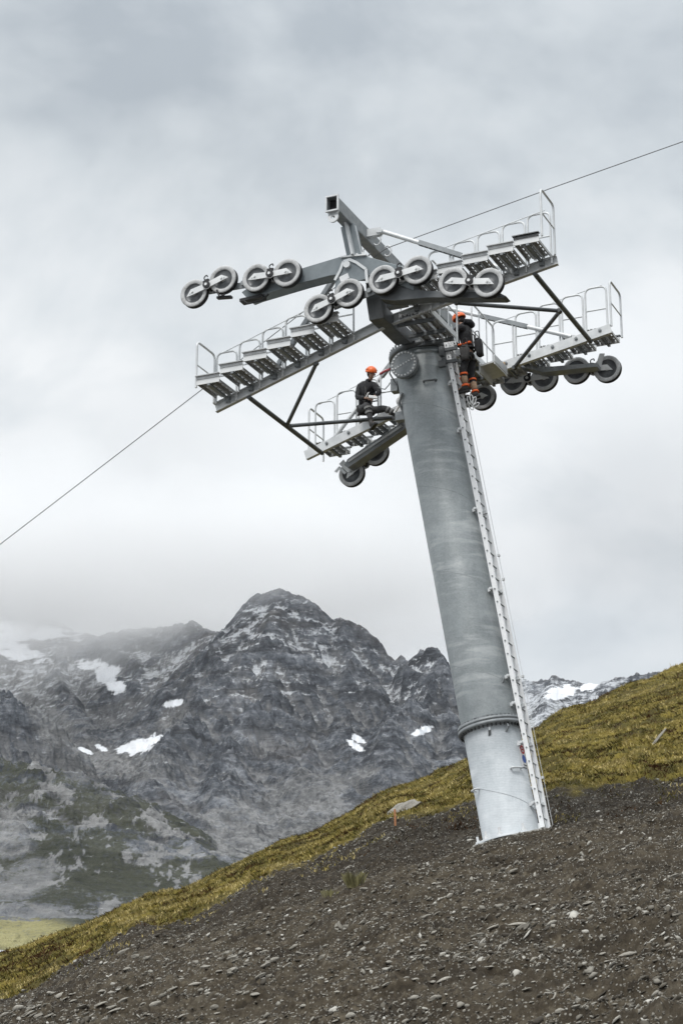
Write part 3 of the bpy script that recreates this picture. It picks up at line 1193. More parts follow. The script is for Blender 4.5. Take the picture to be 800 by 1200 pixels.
def make_catwalk(sd):
    """sd = -1 near the camera, +1 beyond the tube; treads reach outwards from the stringer"""
    a0 = 1.95 * sd
    i0 = 0 if sd < 0 else 1
    mb = MB()
    for l0, l1 in ((-4.10 if sd < 0 else -3.70, 0.0), (0.0, 3.90)):
        p, q = Vector(P(l0, a0, STR(l0))), Vector(P(l1, a0, STR(l1)))
        dd = (q - p).normalized()
        up = Vector((-dd.z, 0, dd.x))
        m = (p + q) / 2
        h = (q - p) / 2
        yy = Vector((0, 1, 0))
        mb.frame_box(m - yy * sd * 0.05, h, yy * 0.006, up * 0.11)          # web, inner face
        mb.frame_box(m + up * 0.104, h, yy * 0.05, up * 0.006)
        mb.frame_box(m - up * 0.104, h, yy * 0.05, up * 0.006)
    cw = mb.build('catwalk', MAT['galv'], tower)
    mb = MB()
    for i in range(i0, 14):
        l = -3.80 + 0.565 * i
        mb.disc(P(l + 0.1, a0 - 0.065 * sd, STR(l + 0.1) + 0.03), (0, 1, 0), 0.04, 0.03, 10)
        mb.disc(P(l + 0.1, a0 - 0.085 * sd, STR(l + 0.1) + 0.03), (0, 1, 0), 0.022, 0.03, 6)
    build_each(mb, 'clamp_bolt', MAT['galv_dull'], cw)
    # one tread with its details
    tr = None
    for i in range(i0, 14):
        if i in (6, 7):
            continue
        l = -3.80 + 0.565 * i
        z = STR(l) + 0.17
        loc = P(l, 0, z)
        if tr is None:
            mb = MB()
            y0, y1 = sorted((2.005 * sd, 2.86 * sd))
            for k in range(3):
                xc = -0.185 + 0.185 * k
                for e in (-0.045, 0.045):
                    mb.box((xc + e, (y0 + y1) / 2, 0.0), (0.064, y1 - y0, 0.012))
                for e in (-0.076, 0.076):
                    mb.box((xc + e, (y0 + y1) / 2, -0.035), (0.012, y1 - y0, 0.06))
                for e in range(5):
                    mb.box((xc, y0 + (y1 - y0) * (e + 0.5) / 5, 0.001), (0.03, 0.07, 0.010))
            tr = mb.build('tread', MAT['tread'], cw)
            tr.location = loc
            mb = MB()
            mb.box((0, 2.872 * sd, 0.0), (0.553, 0.02, 0.14))
            mb.build('edge_plate', MAT['galv_bright'], tr)
            mb = MB()
            mb.box((0.02, (y0 + y1) / 2, -0.095), (0.06, y1 - y0 + 0.06, 0.05))
            for k in range(2):
                mb.disc((-0.12 + 0.2 * k, 2.80 * sd, -0.06), (0, 0, 1), 0.03, 0.05, 8)
            mb.box((0.02, 1.97 * sd, -0.11), (0.10, 0.10, 0.14))
            mb.build('tread_bracket', MAT['galv_dull'], tr)
            t = tr
        else:
            t = tr.copy()
            COL.objects.link(t)
            t.parent = cw
            t.location = loc
            for ch in tr.children:
                c = ch.copy()
                COL.objects.link(c)
                c.parent = t
        if i in (i0, 13):
            mb = MB()
            mb.box((0, 2.90 * sd, 0.12), (0.58, 0.10, 0.02))
            mb.box((0, 2.89 * sd, 0.08), (0.54, 0.02, 0.06))
            mb.build('toe_board', MAT['tread'], t)
    # hoops
    hp = None
    for i in range(i0, 14):
        l = -3.80 + 0.565 * i
        if -0.45 < l < 1.1:
            continue
        loc = P(l, 0, STR(l))
        if hp is None:
            mb = MB()
            aa = 2.01 * sd
            mb.path([(-0.25, aa, -0.02), (-0.25, aa, 1.18), (0.25, aa, 1.18), (0.25, aa, -0.02)], 0.024, 0.15, 8, 6)
            mb.tube([(-0.25, aa, 0.62), (0.25, aa, 0.62)], 0.019, 6)
            hp = mb.build('railing_hoop', MAT['galv'], cw)
            hp.location = loc
        else:
            c = hp.copy()
            COL.objects.link(c)
            c.parent = cw
            c.location = loc
    for l, sg_ in ((-4.10 if sd < 0 else -3.66, -1), (3.88, 1)):
        mb = MB()
        z0 = STR(l) + 0.1
        pts = [P(l, 2.02 * sd, z0), P(l, 2.02 * sd, z0 + 1.15), P(l, 2.86 * sd, z0 + 1.15), P(l, 2.86 * sd, z0 + 0.05)]
        mb.path(pts, 0.026, 0.14, 8, 6)
        mb.tube([P(l, 2.02 * sd, z0 + 0.6), P(l, 2.86 * sd, z0 + 0.6)], 0.017, 6)
        mb.build('end_railing', MAT['galv'], cw)
    for l0, l1 in ((-3.9 if sd < 0 else -3.4, -0.8), (1.1, 3.7)):
        mb = MB()
        mb.tube([P(l0, 2.03 * sd, STR(l0) + 1.2), P(l1, 2.03 * sd, STR(l1) + 1.2)], 0.011, 6)
        mb.build('hand_line', MAT['galv'], cw)
    return cw


make_catwalk(-1)
make_catwalk(1)

# ---- walkway across, along the crossarm
ww = None
for y0, y1 in ((-2.0, -0.55), (0.55, 2.0)):
    mb = MB()
    for k in range(3):
        xc = 0.47 + 0.24 * k
        mb.box(P(xc, (y0 + y1) / 2, 0.04), (0.19, y1 - y0, 0.012))
        for e in (-0.085, 0.085):
            mb.box(P(xc + e, (y0 + y1) / 2, 0.005), (0.012, y1 - y0, 0.06))
        mb.box(P(xc, (y0 + y1) / 2, 0.022), (0.06, y1 - y0, 0.02))
    if ww is None:
        ww = mb.build('walkway', MAT['tread'], tower)
    else:
        mb.build('deck', MAT['tread'], ww)
mb = MB()
for y in (-1.75, -1.1, -0.6, 0.6, 1.2, 1.8):
    mb.box(P(0.62, y, -0.07), (0.86, 0.06, 0.08))
build_each(mb, 'cross_support', MAT['dark_steel'], ww)
for xc in (0.34, 1.08):
    mb = MB()
    for y0, y1 in ((-2.0, -0.55), (0.55, 2.0)):
        mb.box(P(xc, (y0 + y1) / 2, 0.03), (0.015, y1 - y0, 0.13))
    build_each(mb, 'side_rail', MAT['galv'], ww)
for y0, y1 in ((-1.95, -0.4), (0.55, 2.02)):
    mb = MB()
    mb.path([P(1.06, y0, 0), P(1.06, y0, 1.28), P(1.06, y1, 1.25), P(1.06, y1, -0.08)], 0.021, 0.16, 8, 6)
    mb.tube([P(1.06, y0, 0.6), P(1.06, y1, 0.58)], 0.017, 6)
    for t in (0.33, 0.66):
        y = y0 + (y1 - y0) * t
        mb.tube([P(1.06, y, 0), P(1.06, y, 1.27)], 0.015, 6)
    mb.build('railing', MAT['galv'], ww)
mb = MB()
mb.path([P(0.36, -1.95, 0), P(0.36, -1.95, 1.25), P(0.36, -0.5, 1.25), P(0.36, -0.5, 0)], 0.021, 0.16, 8, 6)
mb.tube([P(0.36, -1.95, 0.6), P(0.36, -0.5, 0.6)], 0.017, 6)
mb.build('railing', MAT['galv'], ww)
mb = MB()
mb.frame_box(P(1.28, 1.30, -0.13), (0.20, 0, 0.03), (0, 0.42, 0), (0, 0, 0.02))
mb.frame_box(P(1.10, 1.30, -0.20), (0.012, 0, 0), (0, 0.42, 0), (0, 0, 0.12))
mb.frame_box(P(1.46, 1.30, -0.05), (0.012, 0, 0.0), (0, 0.42, 0), (0, 0, 0.12))
mb.build('landing_step', MAT['galv'], ww)
mb = MB()
mb.frame_box(P(1.30, 1.70, 0.03), (0.13, 0, 0.02), (0, 0.012, 0), (0, 0, 0.15))
mb.build('kick_board', MAT['board'], ww)

# ---- lifting frame above the crossarm
ZB, LB = 2.07, -0.46
mb = MB()
w_, h_, t_ = 0.115, 0.15, 0.012
for c, s in (((0, h_), (2 * w_, t_)), ((0, -h_), (2 * w_, t_)), ((w_, 0), (t_, 2 * h_ - t_ - 0.002)), ((-w_, 0), (t_, 2 * h_ - t_ - 0.002))):
    mb.box(P(LB + c[0], -0.1, ZB + c[1]), (s[0], 7.3, s[1]))
fr = mb.build('lifting_frame', MAT['galv_dull'], tower)
mb = MB()
for y in (-3.60, 3.40):
    mb.box(P(LB, y, ZB), (2 * w_ - 0.02, 0.01, 2 * h_ - 0.02))
build_each(mb, 'inner_shade_sheet', MAT['hole_shade'], fr)  # black sheet set in each open tube end, painting the shade inside
mb = MB()
for y in (-3.74, 3.54):
    mb = MB()
    for c, s in (((0, h_ + 0.02), (2 * w_ + 0.07, 0.03)), ((0, -h_ - 0.02), (2 * w_ + 0.07, 0.03)), ((w_ + 0.02, 0), (0.03, 2 * h_ + 0.005)), ((-w_ - 0.02, 0), (0.03, 2 * h_ + 0.005))):
        mb.box(P(LB + c[0], y, ZB + c[1]), (s[0], 0.05, s[1]))
    mb.build('end_frame', MAT['galv'], fr)
for y in (-3.66, 3.46):
    mb = MB()
    mb.lathe(P(LB, y - 0.04, ZB - 0.30), (0, 1, 0), [(0.045, 0.0), (0.12, 0.0), (0.12, 0.04), (0.045, 0.04), (0.045, 0.0)], 20, False)
    mb.prism([(LB + OX - 0.13, ZB + OZ - h_ - 0.02), (LB + OX + 0.13, ZB + OZ - h_ - 0.02), (LB + OX + 0.10, ZB + OZ - 0.26), (LB + OX - 0.10, ZB + OZ - 0.26)], y - 0.04, y)
    mb.build('lifting_eye', MAT['galv'], fr)
for sd in (-1, 1):
    mb = MB()
    ya = 2.86 * sd
    b0, b1 = Vector(P(-0.30, ya, 1.13)), Vector(P(LB, ya, ZB - h_ - 0.003))
    mb.bar(b0, b1, 0.30, 0.22, (0, 1, 0))
    ps = mb.build('frame_post', MAT['beam'], fr)
    mb = MB()
    mb.bar(b0 + Vector((0.02, 0.14 * sd, 0)), b1 + Vector((0.02, 0.14 * sd, 0)), 0.05, 0.24, (0, 1, 0))
    mb.bar(b0 + Vector((0.14, 0, 0)), b1 + Vector((0.14, 0, 0)), 0.03, 0.05, (0, 1, 0))
    mb.build('post_flange', MAT['galv'], ps)
    mb = MB()
    mb.frame_box(Vector(P(-0.29, ya, 1.13)), (0.30, 0, -0.03), (0, 0.17, 0), (0, 0, 0.015))
    for k in range(4):
        mb.disc(P(-0.29 + (k - 1.5) * 0.14, ya - 0.12, 1.16), (0, 0, 1), 0.03, 0.05, 6, False)
    mb.build('post_foot', MAT['galv_bright'], ps)
for y in (-1.75, -1.15, 1.0, 1.75):
    mb = MB()
    n = 18
    mb.tube([P(LB + w_ + 0.07 + 0.09 * math.cos(2 * math.pi * k / n), y, ZB + 0.0 + 0.13 * math.sin(2 * math.pi * k / n)) for k in range(n + 1)], 0.02, 6, False)
    mb.build('eye_ring', MAT['galv'], fr)
mb = MB()
n = 18
mb.tube([P(LB - w_ - 0.05 + 0.09 * math.cos(2 * math.pi * k / n), -1.5, ZB - 0.1 + 0.12 * math.sin(2 * math.pi * k / n)) for k in range(n + 1)], 0.02, 6, False)
mb.build('eye_ring', MAT['galv'], fr)


# ---- struts
def strut(p, q, r=0.042, mat='galv_dull', inner=None):
    mb = MB()
    p, q = Vector(P(*p)), Vector(P(*q))
    d = (q - p).normalized()
    mb.tube([p + d * 0.10, q - d * 0.10], r, 10)
    for e, sg_ in ((p, 1), (q, -1)):
        mb.bar(e, e + d * sg_ * 0.16, 0.02, 0.09)
        mb.disc(e + d * sg_ * 0.03, (0, 1, 0), 0.05, 0.08, 10)
    s = mb.build('strut', MAT[mat], tower)
    if inner:
        mb = MB()
        L = (q - p).length
        mb.bar(p + d * L * inner[0], p + d * L * inner[1], 0.11, 0.10)
        sl = mb.build('strut_sleeve', MAT['galv_dull'], s)
        mb = MB()
        nh = 9
        side = Vector((0, -1, 0))
        for k in range(nh):
            t = inner[0] + (inner[1] - inner[0]) * (k + 0.5) / nh
            mb.bar(p + d * L * (t - 0.012) + Vector((0, 0, -0.046)) , p + d * L * (t + 0.012) + Vector((0, 0, -0.046)), 0.06, 0.02)
        mb.build('slots', MAT['hole_shade'], s)
    return s


strut((LB + 0.42, -2.15, ZB), (2.95, -1.95, STR(2.95) + 0.08), 0.05, 'galv', (0.30, 0.62))
strut((LB - 0.05, -2.15, ZB - 0.1), (-2.75, -1.95, STR(-2.75) + 0.06), 0.06, 'galv_dull', (0.3, 0.9))
strut((LB + 0.2, 2.15, ZB), (3.05, 1.93, STR(3.05) + 0.08), 0.05, 'galv', (0.3, 0.65))
strut((LB - 0.1, 2.15, ZB - 0.1), (-3.0, 1.93, STR(-3.0) + 0.06), 0.05, 'galv', (0.15, 0.5))
mb = MB()
mb.frame_box(P(LB + 0.27, -2.15, ZB), (0.16, 0, 0), (0, 0.012, 0), (0, 0, 0.09))
mb.frame_box(P(LB + 0.27, -2.05, ZB), (0.16, 0, 0), (0, 0.012, 0), (0, 0, 0.09))
mb.disc(P(LB + 0.40, -2.10, ZB), (0, 1, 0), 0.055, 0.18, 12)
mb.build('strut_lug', MAT['galv'], fr)
zb_ = lambda l: STR(l) - 0.13
strut((-3.28, -1.95, zb_(-3.28)), (-3.28, 1.95, zb_(-3.28)), 0.055, 'dark_steel')
strut((-3.28, 0.0, zb_(-3.28)), (-1.63, -1.95, zb_(-1.63)), 0.045, 'dark_steel')
strut((-3.28, 0.0, zb_(-3.28)), (-1.40, 1.95, zb_(-1.40)), 0.045, 'dark_steel')
strut((3.40, -1.95, zb_(3.40)), (3.40, 1.95, zb_(3.40)), 0.055, 'dark_steel')
strut((3.30, 0.05, zb_(3.35)), (1.60, -1.95, zb_(1.60)), 0.045, 'dark_steel')
strut((3.30, 0.05, zb_(3.35)), (1.55, 1.95, zb_(1.55)), 0.045, 'dark_steel')

# ---- sheave trains
WR = 0.325


def make_wheel(parent):
    mb = MB()
    prof = [(0.0, -0.075), (0.05, -0.075), (0.055, -0.045), (0.07, -0.03), (0.205, -0.022), (0.228, -0.055), (0.236, -0.066), (0.300, -0.070), (WR, -0.058),
            (WR - 0.022, -0.02), (WR - 0.022, 0.02), (WR, 0.058), (0.300, 0.070), (0.236, 0.066), (0.228, 0.055), (0.205, 0.022), (0.07, 0.03), (0.055, 0.045), (0.05, 0.075), (0.0, 0.075)]
    mats = [1, 1, 0, 0, 0, 2, 2, 2, 3, 3, 3, 2, 2, 2, 0, 0, 0, 1, 1]
    mb.lathe((0, 0, 0), (0, 1, 0), prof, 48, True, mats)
    return mb.build('wheel', [MAT['disc'], MAT['galv'], MAT['tyre'], MAT['black']], parent)


def side_plate(L, front):
    """pointed flat bar joining the two wheels of a pair, about its middle"""
    mb = MB()
    y0, y1 = (-0.125, -0.11) if front else (0.11, 0.125)
    h = L / 2
    mb.prism([(-h - 0.16, -0.055), (-h - 0.02, -0.07), (-0.08, -0.07), (0, -0.10), (0.08, -0.07), (h + 0.16, -0.055), (h + 0.02, 0.075), (0.1, 0.06), (-0.1, 0.06), (-h - 0.02, 0.075)], y0, y1)
    for s in (-h, h):
        mb.disc((s, y0 - 0.012 if front else y1 + 0.012, 0), (0, 1, 0), 0.026, 0.03, 6, False)
        mb.disc((s + (0.12 if s > 0 else -0.12) * 0.5, y0 - 0.008 if front else y1 + 0.008, -0.02), (0, 1, 0), 0.012, 0.02, 6, False)
    return mb


WHEEL = [None]


def pair(train, p, q, a, side):
    """two wheels, front and rear plates, centre pivot; side = -1 faces the camera"""
    (l0, z0), (l1, z1) = p, q
    ang = math.atan2(z1 - z0, l1 - l0)
    L = math.hypot(z1 - z0, l1 - l0)
    for l, z in (p, q):
        if WHEEL[0] is None:
            w = WHEEL[0] = make_wheel(train)
        else:
            w = WHEEL[0].copy()
            COL.objects.link(w)
            w.parent = train
        w.location = P(l, a, z)
        w.rotation_euler = (0, random.uniform(0, 6), 0)
    mid = P((l0 + l1) / 2, a, (z0 + z1) / 2)
    for fr_ in (True, False):
        o = side_plate(L, fr_).build('side_plate', MAT['galv_bright'], train)
        o.location = mid
        o.rotation_euler = (0, -ang, 0)
    mb = MB()
    mb.disc((0, 0, 0), (0, 1, 0), 0.06, 0.30, 16)
    mb.disc((0, -0.145, 0), (0, 1, 0), 0.085, 0.035, 16)
    mb.prism([(-0.06, 0.05), (0.06, 0.05), (0.085, 0.12), (0.03, 0.13), (-0.07, 0.11)], -0.15, -0.10)
    mb.path([(0.0, -0.12, 0.1), (-0.03, -0.12, 0.20), (0.06, -0.12, 0.24), (0.07, -0.12, 0.18)], 0.014, 0.04, 6, 3)
    o = mb.build('pivot', MAT['black'], train)
    o.location = mid
    o.rotation_euler = (0, -ang, 0)
    mb = MB()
    mb.disc((0, -0.17, 0), (0, 1, 0), 0.035, 0.03, 6, False)
    o = mb.build('pivot_nut', MAT['galv_bright'], train)
    o.location = mid


pl = lambda pts: [(x + OX, z + OZ) for x, z in pts]
mb = MB()
mb.prism(pl([(-2.97, 0.80), (-2.62, 0.96), (-1.47, 1.10), (-0.62, 1.19), (-0.02, 1.09), (0.80, 0.69), (1.11, 0.39), (1.07, 0.08), (0.21, 0.58), (-0.62, 0.77), (-0.84, 0.79), (-1.46, 0.75), (-2.61, 0.63), (-2.80, 0.59)]), -2.98, -2.64)
near = mb.build('sheave_train', MAT['beam'], tower, bevel=0.012)
mb = MB()
mb.prism(pl([(0.55, 0.30), (1.37, 0.03), (2.93, -0.30), (3.10, -0.42), (3.02, -0.44), (1.37, -0.13), (0.62, -0.06), (0.30, 0.04), (0.20, 0.28)]), -2.95, -2.66)
mb.build('lower_beam', MAT['dark_steel'], near, bevel=0.01)
mb = MB()
br = [(-0.37, 1.05), (-0.51, 1.03), (-0.59, 0.83), (-0.71, 0.63), (-0.73, 0.30), (-0.66, 0.30), (-0.59, 0.47), (-0.01, 0.54), (-0.01, 0.42), (0.04, 0.42), (0.01, 0.75), (-0.21, 0.95)]
mb.prism(pl(br), -3.012, -2.992)
o = mb.build('hanger_plate', MAT['beam'], near)
mb = MB()
rim = [(x, z) for x, z in br]
for i in (3, 2, 1, 0, 11, 10):
    p, q = rim[i], rim[i - 1]
    mb.bar(P(p[0], -3.03, p[1]), P(q[0], -3.03, q[1]), 0.06, 0.03, (0, 1, 0))
mb.build('plate_rim', MAT['galv'], o)
mb = MB()
mb.disc(P(-0.42, -3.04, 0.93), (0, 1, 0), 0.075, 0.08, 16)
mb.build('hanger_pin', MAT['galv_bright'], o)
mb = MB()
mb.frame_box(P(-0.50, -3.018, 0.66), (0.10, 0, 0.03), (0, 0.004, 0), (-0.02, 0, 0.06))
mb.build('data_plate', MAT['sign_white'], o)
mb = MB()
mb.disc(P(-1.95, -3.0, 0.93), (0, 1, 0), 0.05, 0.10, 6, False)
mb.prism(pl([(-1.98, 1.02), (-1.86, 0.96), (-1.90, 0.86), (-1.98, 0.84)]), -3.02, -2.97)
mb.build('beam_knob', MAT['black'], near)
mb = MB()
for p, q, h in (((-3.75, 0.99), (-2.05, 0.96), 0.15), ((-0.75, 0.06), (0.92, 0.41), 0.16)):
    mb.bar(P(p[0], -2.995, p[1] - 0.03), P(q[0], -2.995, q[1] - 0.03), 0.02, h)
    m = ((p[0] + q[0]) / 2, (p[1] + q[1]) / 2)
    mb.disc(P(m[0], -3.03, m[1]), (0, 1, 0), 0.055, 0.08, 12)
build_each(mb, 'rocker_beam', MAT['galv_dull'], near)
mb = MB()
mb.bar(P(-3.55, -2.99, 0.76), P(-3.2, -2.99, 0.72), 0.10, 0.05)
mb.bar(P(-3.0, -2.90, 0.60), P(-2.45, -2.90, 0.62), 0.22, 0.07)
mb.tube([P(-2.95, -2.99, 0.62), P(-2.8, -3.0, 0.48), P(-2.45, -3.0, 0.50), P(-2.3, -3.0, 0.62)], 0.02, 6)
mb.path([P(-3.45, -3.22, 0.84), P(-3.38, -3.22, 0.66), P(-3.25, -3.22, 0.70)], 0.022, 0.04, 6, 3)
mb.build('rope_catcher', MAT['black'], near)
for p, q in (((-4.04, 0.89), (-3.33, 1.09)), ((-2.52, 0.97), (-1.78, 0.95)), ((-1.04, -0.03), (-0.33, 0.20)), ((0.46, 0.36), (1.24, 0.43)), ((2.03, 0.0), (2.80, -0.16))):
    pair(near, p, q, -3.13, -1)
mb = MB()
mb.frame_box(P(0.45, -2.35, 0.22), (0.22, 0, 0), (0, 0.10, 0), (0, 0, 0.15))
mb.build('junction_box', MAT['galv_dull'], tower)

mb = MB()
mb.prism(pl([(-3.02, -1.34), (-2.93, -1.20), (-1.38, -0.40), (-0.45, 0.23), (0.42, 0.64), (1.56, 0.60), (2.05, 0.33), (3.33, 0.22), (3.32, 0.12), (2.02, 0.20), (1.51, 0.42), (0.52, 0.36), (-0.46, -0.09), (-1.33, -0.60), (-2.90, -1.42)]), 2.64, 2.95)
far = mb.build('sheave_train', MAT['galv_dull'], tower, bevel=0.012)
mb = MB()
mb.bar(P(-2.9, 2.62, -1.28), P(-1.5, 2.62, -0.58), 0.03, 0.05)
mb.build('beam_rib', MAT['galv'], far)
for p, q in (((-3.02, -1.41), (-2.39, -0.96)), ((-0.40, -0.10), (0.36, 0.03)), ((1.14, 0.29), (1.90, 0.25)), ((2.69, 0.31), (3.43, 0.22))):
    pair(far, p, q, 3.13, -1)
mb = MB()
mb.prism(pl([(3.3, 0.20), (3.42, 0.56), (3.30, 0.58), (3.18, 0.26)]), 2.97, 2.99)
mb.prism(pl([(-3.1, -1.42), (-3.28, -1.22), (-3.42, -1.34), (-3.36, -1.38), (-3.28, -1.30), (-3.16, -1.45)]), 2.96, 2.98)
mb.prism(pl([(-3.28, -1.18), (-3.16, -1.08), (-2.96, -1.38), (-3.05, -1.44)]), 2.93, 2.95)
mb.build('end_bracket', MAT['galv'], far)

# concrete foundation
mb = MB()
top_r, n = [], 40
vs = []
for k in range(n):
    a = 2 * math.pi * k / n
    sq = 1 / max(abs(math.cos(a)), abs(math.sin(a))) ** 0.55
    rr = (0.80 + 0.02 * math.sin(5 * a + 1)) * sq
    vs.append(Vector(AX(-0.022 + 0.006 * math.sin(7 * a), math.cos(a) * rr * 1.12 + 0.16, math.sin(a) * rr * 0.95)))
vb = [v - axis * 0.6 for v in vs]
mb.add(vs + vb, [tuple(range(n))] + [(k, n + k, n + (k + 1) % n, (k + 1) % n) for k in range(n)])
o = mb.build('foundation', MAT['concrete'])
o.location = tuple(BASE)
o.rotation_euler = (0, 0, -AZ)
tag(o, 'low pale concrete foundation pad under the tower foot', 'foundation')

# haul rope laid over the tower head
mb = MB()
pts = [PW(-36, -1.5, 1.95 - 0.577 * 35.84), PW(-9.86, -1.5, -3.66), PW(-0.30, -1.5, 1.88), PW(-0.16, -1.5, 1.95), PW(0.0, -1.5, 1.985), PW(3.69, -1.5, 2.62), PW(6.61, -1.5, 3.09), PW(14, -1.5, 4.5), PW(40, -1.5, 10.5)]
mb.tube(pts, 0.010, 8)
o = mb.build('rope', MAT['cable'])
tag(o, 'thin grey rope running across the sky through the top of the lift tower', 'rope')

# ------------------------------------------------------------------ people
def skin_obj(name, verts, edges, mat, parent, root=0, sub=2):
    """verts: (Vector, radius or (rx, ry)); one continuous surface grown round connected edges"""
    me = bpy.data.meshes.new(name)
    me.from_pydata([tuple(v[0]) for v in verts], edges, [])
    o = bpy.data.objects.new(name, me)
    COL.objects.link(o)
    sk = o.modifiers.new('skin', 'SKIN')
    sk.use_smooth_shade = True
    for i, v in enumerate(verts):
        r = v[1]
        me.skin_vertices[0].data[i].radius = r if isinstance(r, tuple) else (r, r)
        me.skin_vertices[0].data[i].use_root = (i == root)
    ss = o.modifiers.new('sub', 'SUBSURF')
    ss.levels = sub
    ss.render_levels = sub
    dg = bpy.context.evaluated_depsgraph_get()
    me2 = bpy.data.meshes.new_from_object(o.evaluated_get(dg))
    o.modifiers.clear()
    o.data = me2
    me2.materials.clear()
    me2.materials.append(mat)
    for p in me2.polygons:
        p.use_smooth = True
    bpy.data.meshes.remove(me)
    o.parent = parent
    return o


def lerp(a, b, t):
    return a * (1 - t) + b * t


def folds(o, amp=0.008, sc=16):
    for v in o.data.vertices:
        n = mnoise.noise(v.co * sc) + 0.5 * mnoise.noise(v.co * sc * 2.3)
        v.co += v.normal * n * amp


def make_person(J, root_at, label, look, up, jacket, trousers, shoe, gaiter=None, bands=None):
    """J: world joints; look: gaze direction; up: head axis"""
    root = empty('person', root_at)
    W = lambda v: v - root_at
    tag(root, label, 'person')
    look, up = look.normalized(), up.normalized()
    look = (look - up * look.dot(up)).normalized()
    side = up.cross(look).normalized()
    pel, che, nek, hed = J['pelvis'], J['chest'], J['neck'], J['head']
    V, E = [], []

    def v(p, r, prev=None):
        V.append((W(p), r))
        if prev is not None:
            E.append((prev, len(V) - 1))
        return len(V) - 1

    a = v(pel, 0.105)
    b = v(lerp(pel, che, 0.5), 0.105, a)
    c = v(che, 0.12, b)
    n1 = v(nek, 0.055, c)
    n2 = v(hed - up * 0.10 + look * 0.01, 0.055, n1)
    h1 = v(hed - up * 0.055 + look * 0.022, (0.066, 0.072), n2)
    h2 = v(hed + up * 0.0 + look * 0.008, (0.076, 0.088), h1)
    v(hed + up * 0.075, (0.066, 0.078), h2)
    for s in 'LR':
        sh = v(J['sh' + s], 0.055, c)
        el = v(J['el' + s], 0.042, sh)
        wr = v(J['wr' + s], 0.028, el)
        hd = (J['wr' + s] - J['el' + s]).normalized()
        cur = J.get('curl' + s, Vector((0, 0, -1)))
        cur = (cur - hd * cur.dot(hd)).normalized()
        lat = hd.cross(cur).normalized()
        pm = v(J['wr' + s] + hd * 0.05, (0.036, 0.022), wr)
        kn = v(J['wr' + s] + hd * 0.085, (0.036, 0.018), pm)
        for k, ln in enumerate((0.066, 0.078, 0.073, 0.056)):
            off = lat * (k - 1.5) * 0.021
            p0 = J['wr' + s] + hd * 0.095 + off
            f0 = v(p0, 0.0095, kn)
            f1 = v(p0 + (hd * 0.75 + cur * 0.5) * ln * 0.55, 0.009, f0)
            v(p0 + (hd * 0.75 + cur * 0.5) * ln * 0.55 + (hd * 0.15 + cur) * ln * 0.5, 0.0075, f1)
        sgn = 1 if s == 'L' else -1
        t0 = v(J['wr' + s] + hd * 0.035 - lat * 0.042 * sgn, 0.013, pm)
        v(J['wr' + s] + hd * 0.075 - lat * 0.055 * sgn + cur * 0.03, 0.0095, t0)
        hi = v(J['hip' + s], 0.085, a)
        kn_ = v(J['kn' + s], 0.058, hi)
        v(lerp(J['kn' + s], J['an' + s], 0.35), 0.055, kn_)
        an = v(J['an' + s], 0.038, len(V) - 1)
        v(J['toe' + s], 0.032, an)
    body = skin_obj('body', V, E, MAT['skin'], root)
    # face: nose, brow, mouth, eyes, ears as relief on the same surface
    for vv in body.data.vertices:
        q = vv.co - W(hed)
        f, u_, s_ = q.dot(look), q.dot(up), q.dot(side)
        if f > 0.03 and abs(u_) < 0.12:
            vv.co += look * (0.026 * math.exp(-((s_ / 0.014) ** 2) - (((u_ + 0.025) / 0.022) ** 2)))
            vv.co += look * (0.010 * math.exp(-((s_ / 0.03) ** 2) - (((u_ + 0.07) / 0.012) ** 2)))
            for e in (-0.032, 0.032):
                vv.co -= look * (0.010 * math.exp(-(((s_ - e) / 0.014) ** 2) - ((u_ / 0.012) ** 2)))
    mb = MB()
    for e in (-0.030, 0.030):
        c_ = W(hed) + look * 0.074 + side * e + up * 0.002
        mb.disc(c_, look, 0.011, 0.006, 10)
    build_each(mb, 'eye', MAT['black'], root)
    mb = MB()
    for e in (-1, 1):
        mb.disc(W(hed) + side * e * 0.078 - up * 0.01 - look * 0.005, side, 0.03, 0.014, 12)
    build_each(mb, 'ear', MAT['skin'], root)
    # hair below the helmet
    bm = bmesh.new()
    bmesh.ops.create_uvsphere(bm, u_segments=20, v_segments=12, radius=1)
    M3 = Matrix((side, look, up)).transposed()
    for q in bm.verts:
        k = q.co.copy()
        p = Vector((k.x * 0.088, k.y * 0.098 - 0.016, k.z * 0.105 - 0.004))
        if p.y > 0.03 and p.z < 0.05:
            p.y = 0.03
        q.co = W(hed) + M3 @ p
    me = bpy.data.meshes.new('hair')
    bm.to_mesh(me)
    bm.free()
    me.materials.append(MAT['hair'])
    for p in me.polygons:
        p.use_smooth = True
    o = bpy.data.objects.new('hair', me)
    COL.objects.link(o)
    o.parent = root
    # helmet: shell, brim, vents, chin strap
    bm = bmesh.new()
    bmesh.ops.create_uvsphere(bm, u_segments=28, v_segments=18, radius=1)
    bmesh.ops.delete(bm, geom=[q for q in bm.verts if q.co.z < -0.22], context='VERTS')
    for q in bm.verts:
        k = q.co
        rdg = 1 + 0.02 * math.cos(k.x * 16) * max(0, k.z)
        q.co = W(hed) + M3 @ (Vector((k.x * 0.122, k.y * 0.148 - 0.006, k.z * 0.125 * rdg + 0.042)))
    me = bpy.data.meshes.new('helmet')
    bm.to_mesh(me)
    bm.free()
    me.materials.append(MAT['orange'])
    for p in me.polygons:
        p.use_smooth = True
    hl = bpy.data.objects.new('helmet', me)
    COL.objects.link(hl)
    hl.parent = root
    sd_ = hl.modifiers.new('thick', 'SOLIDIFY')
    sd_.thickness = 0.012
    mb = MB()
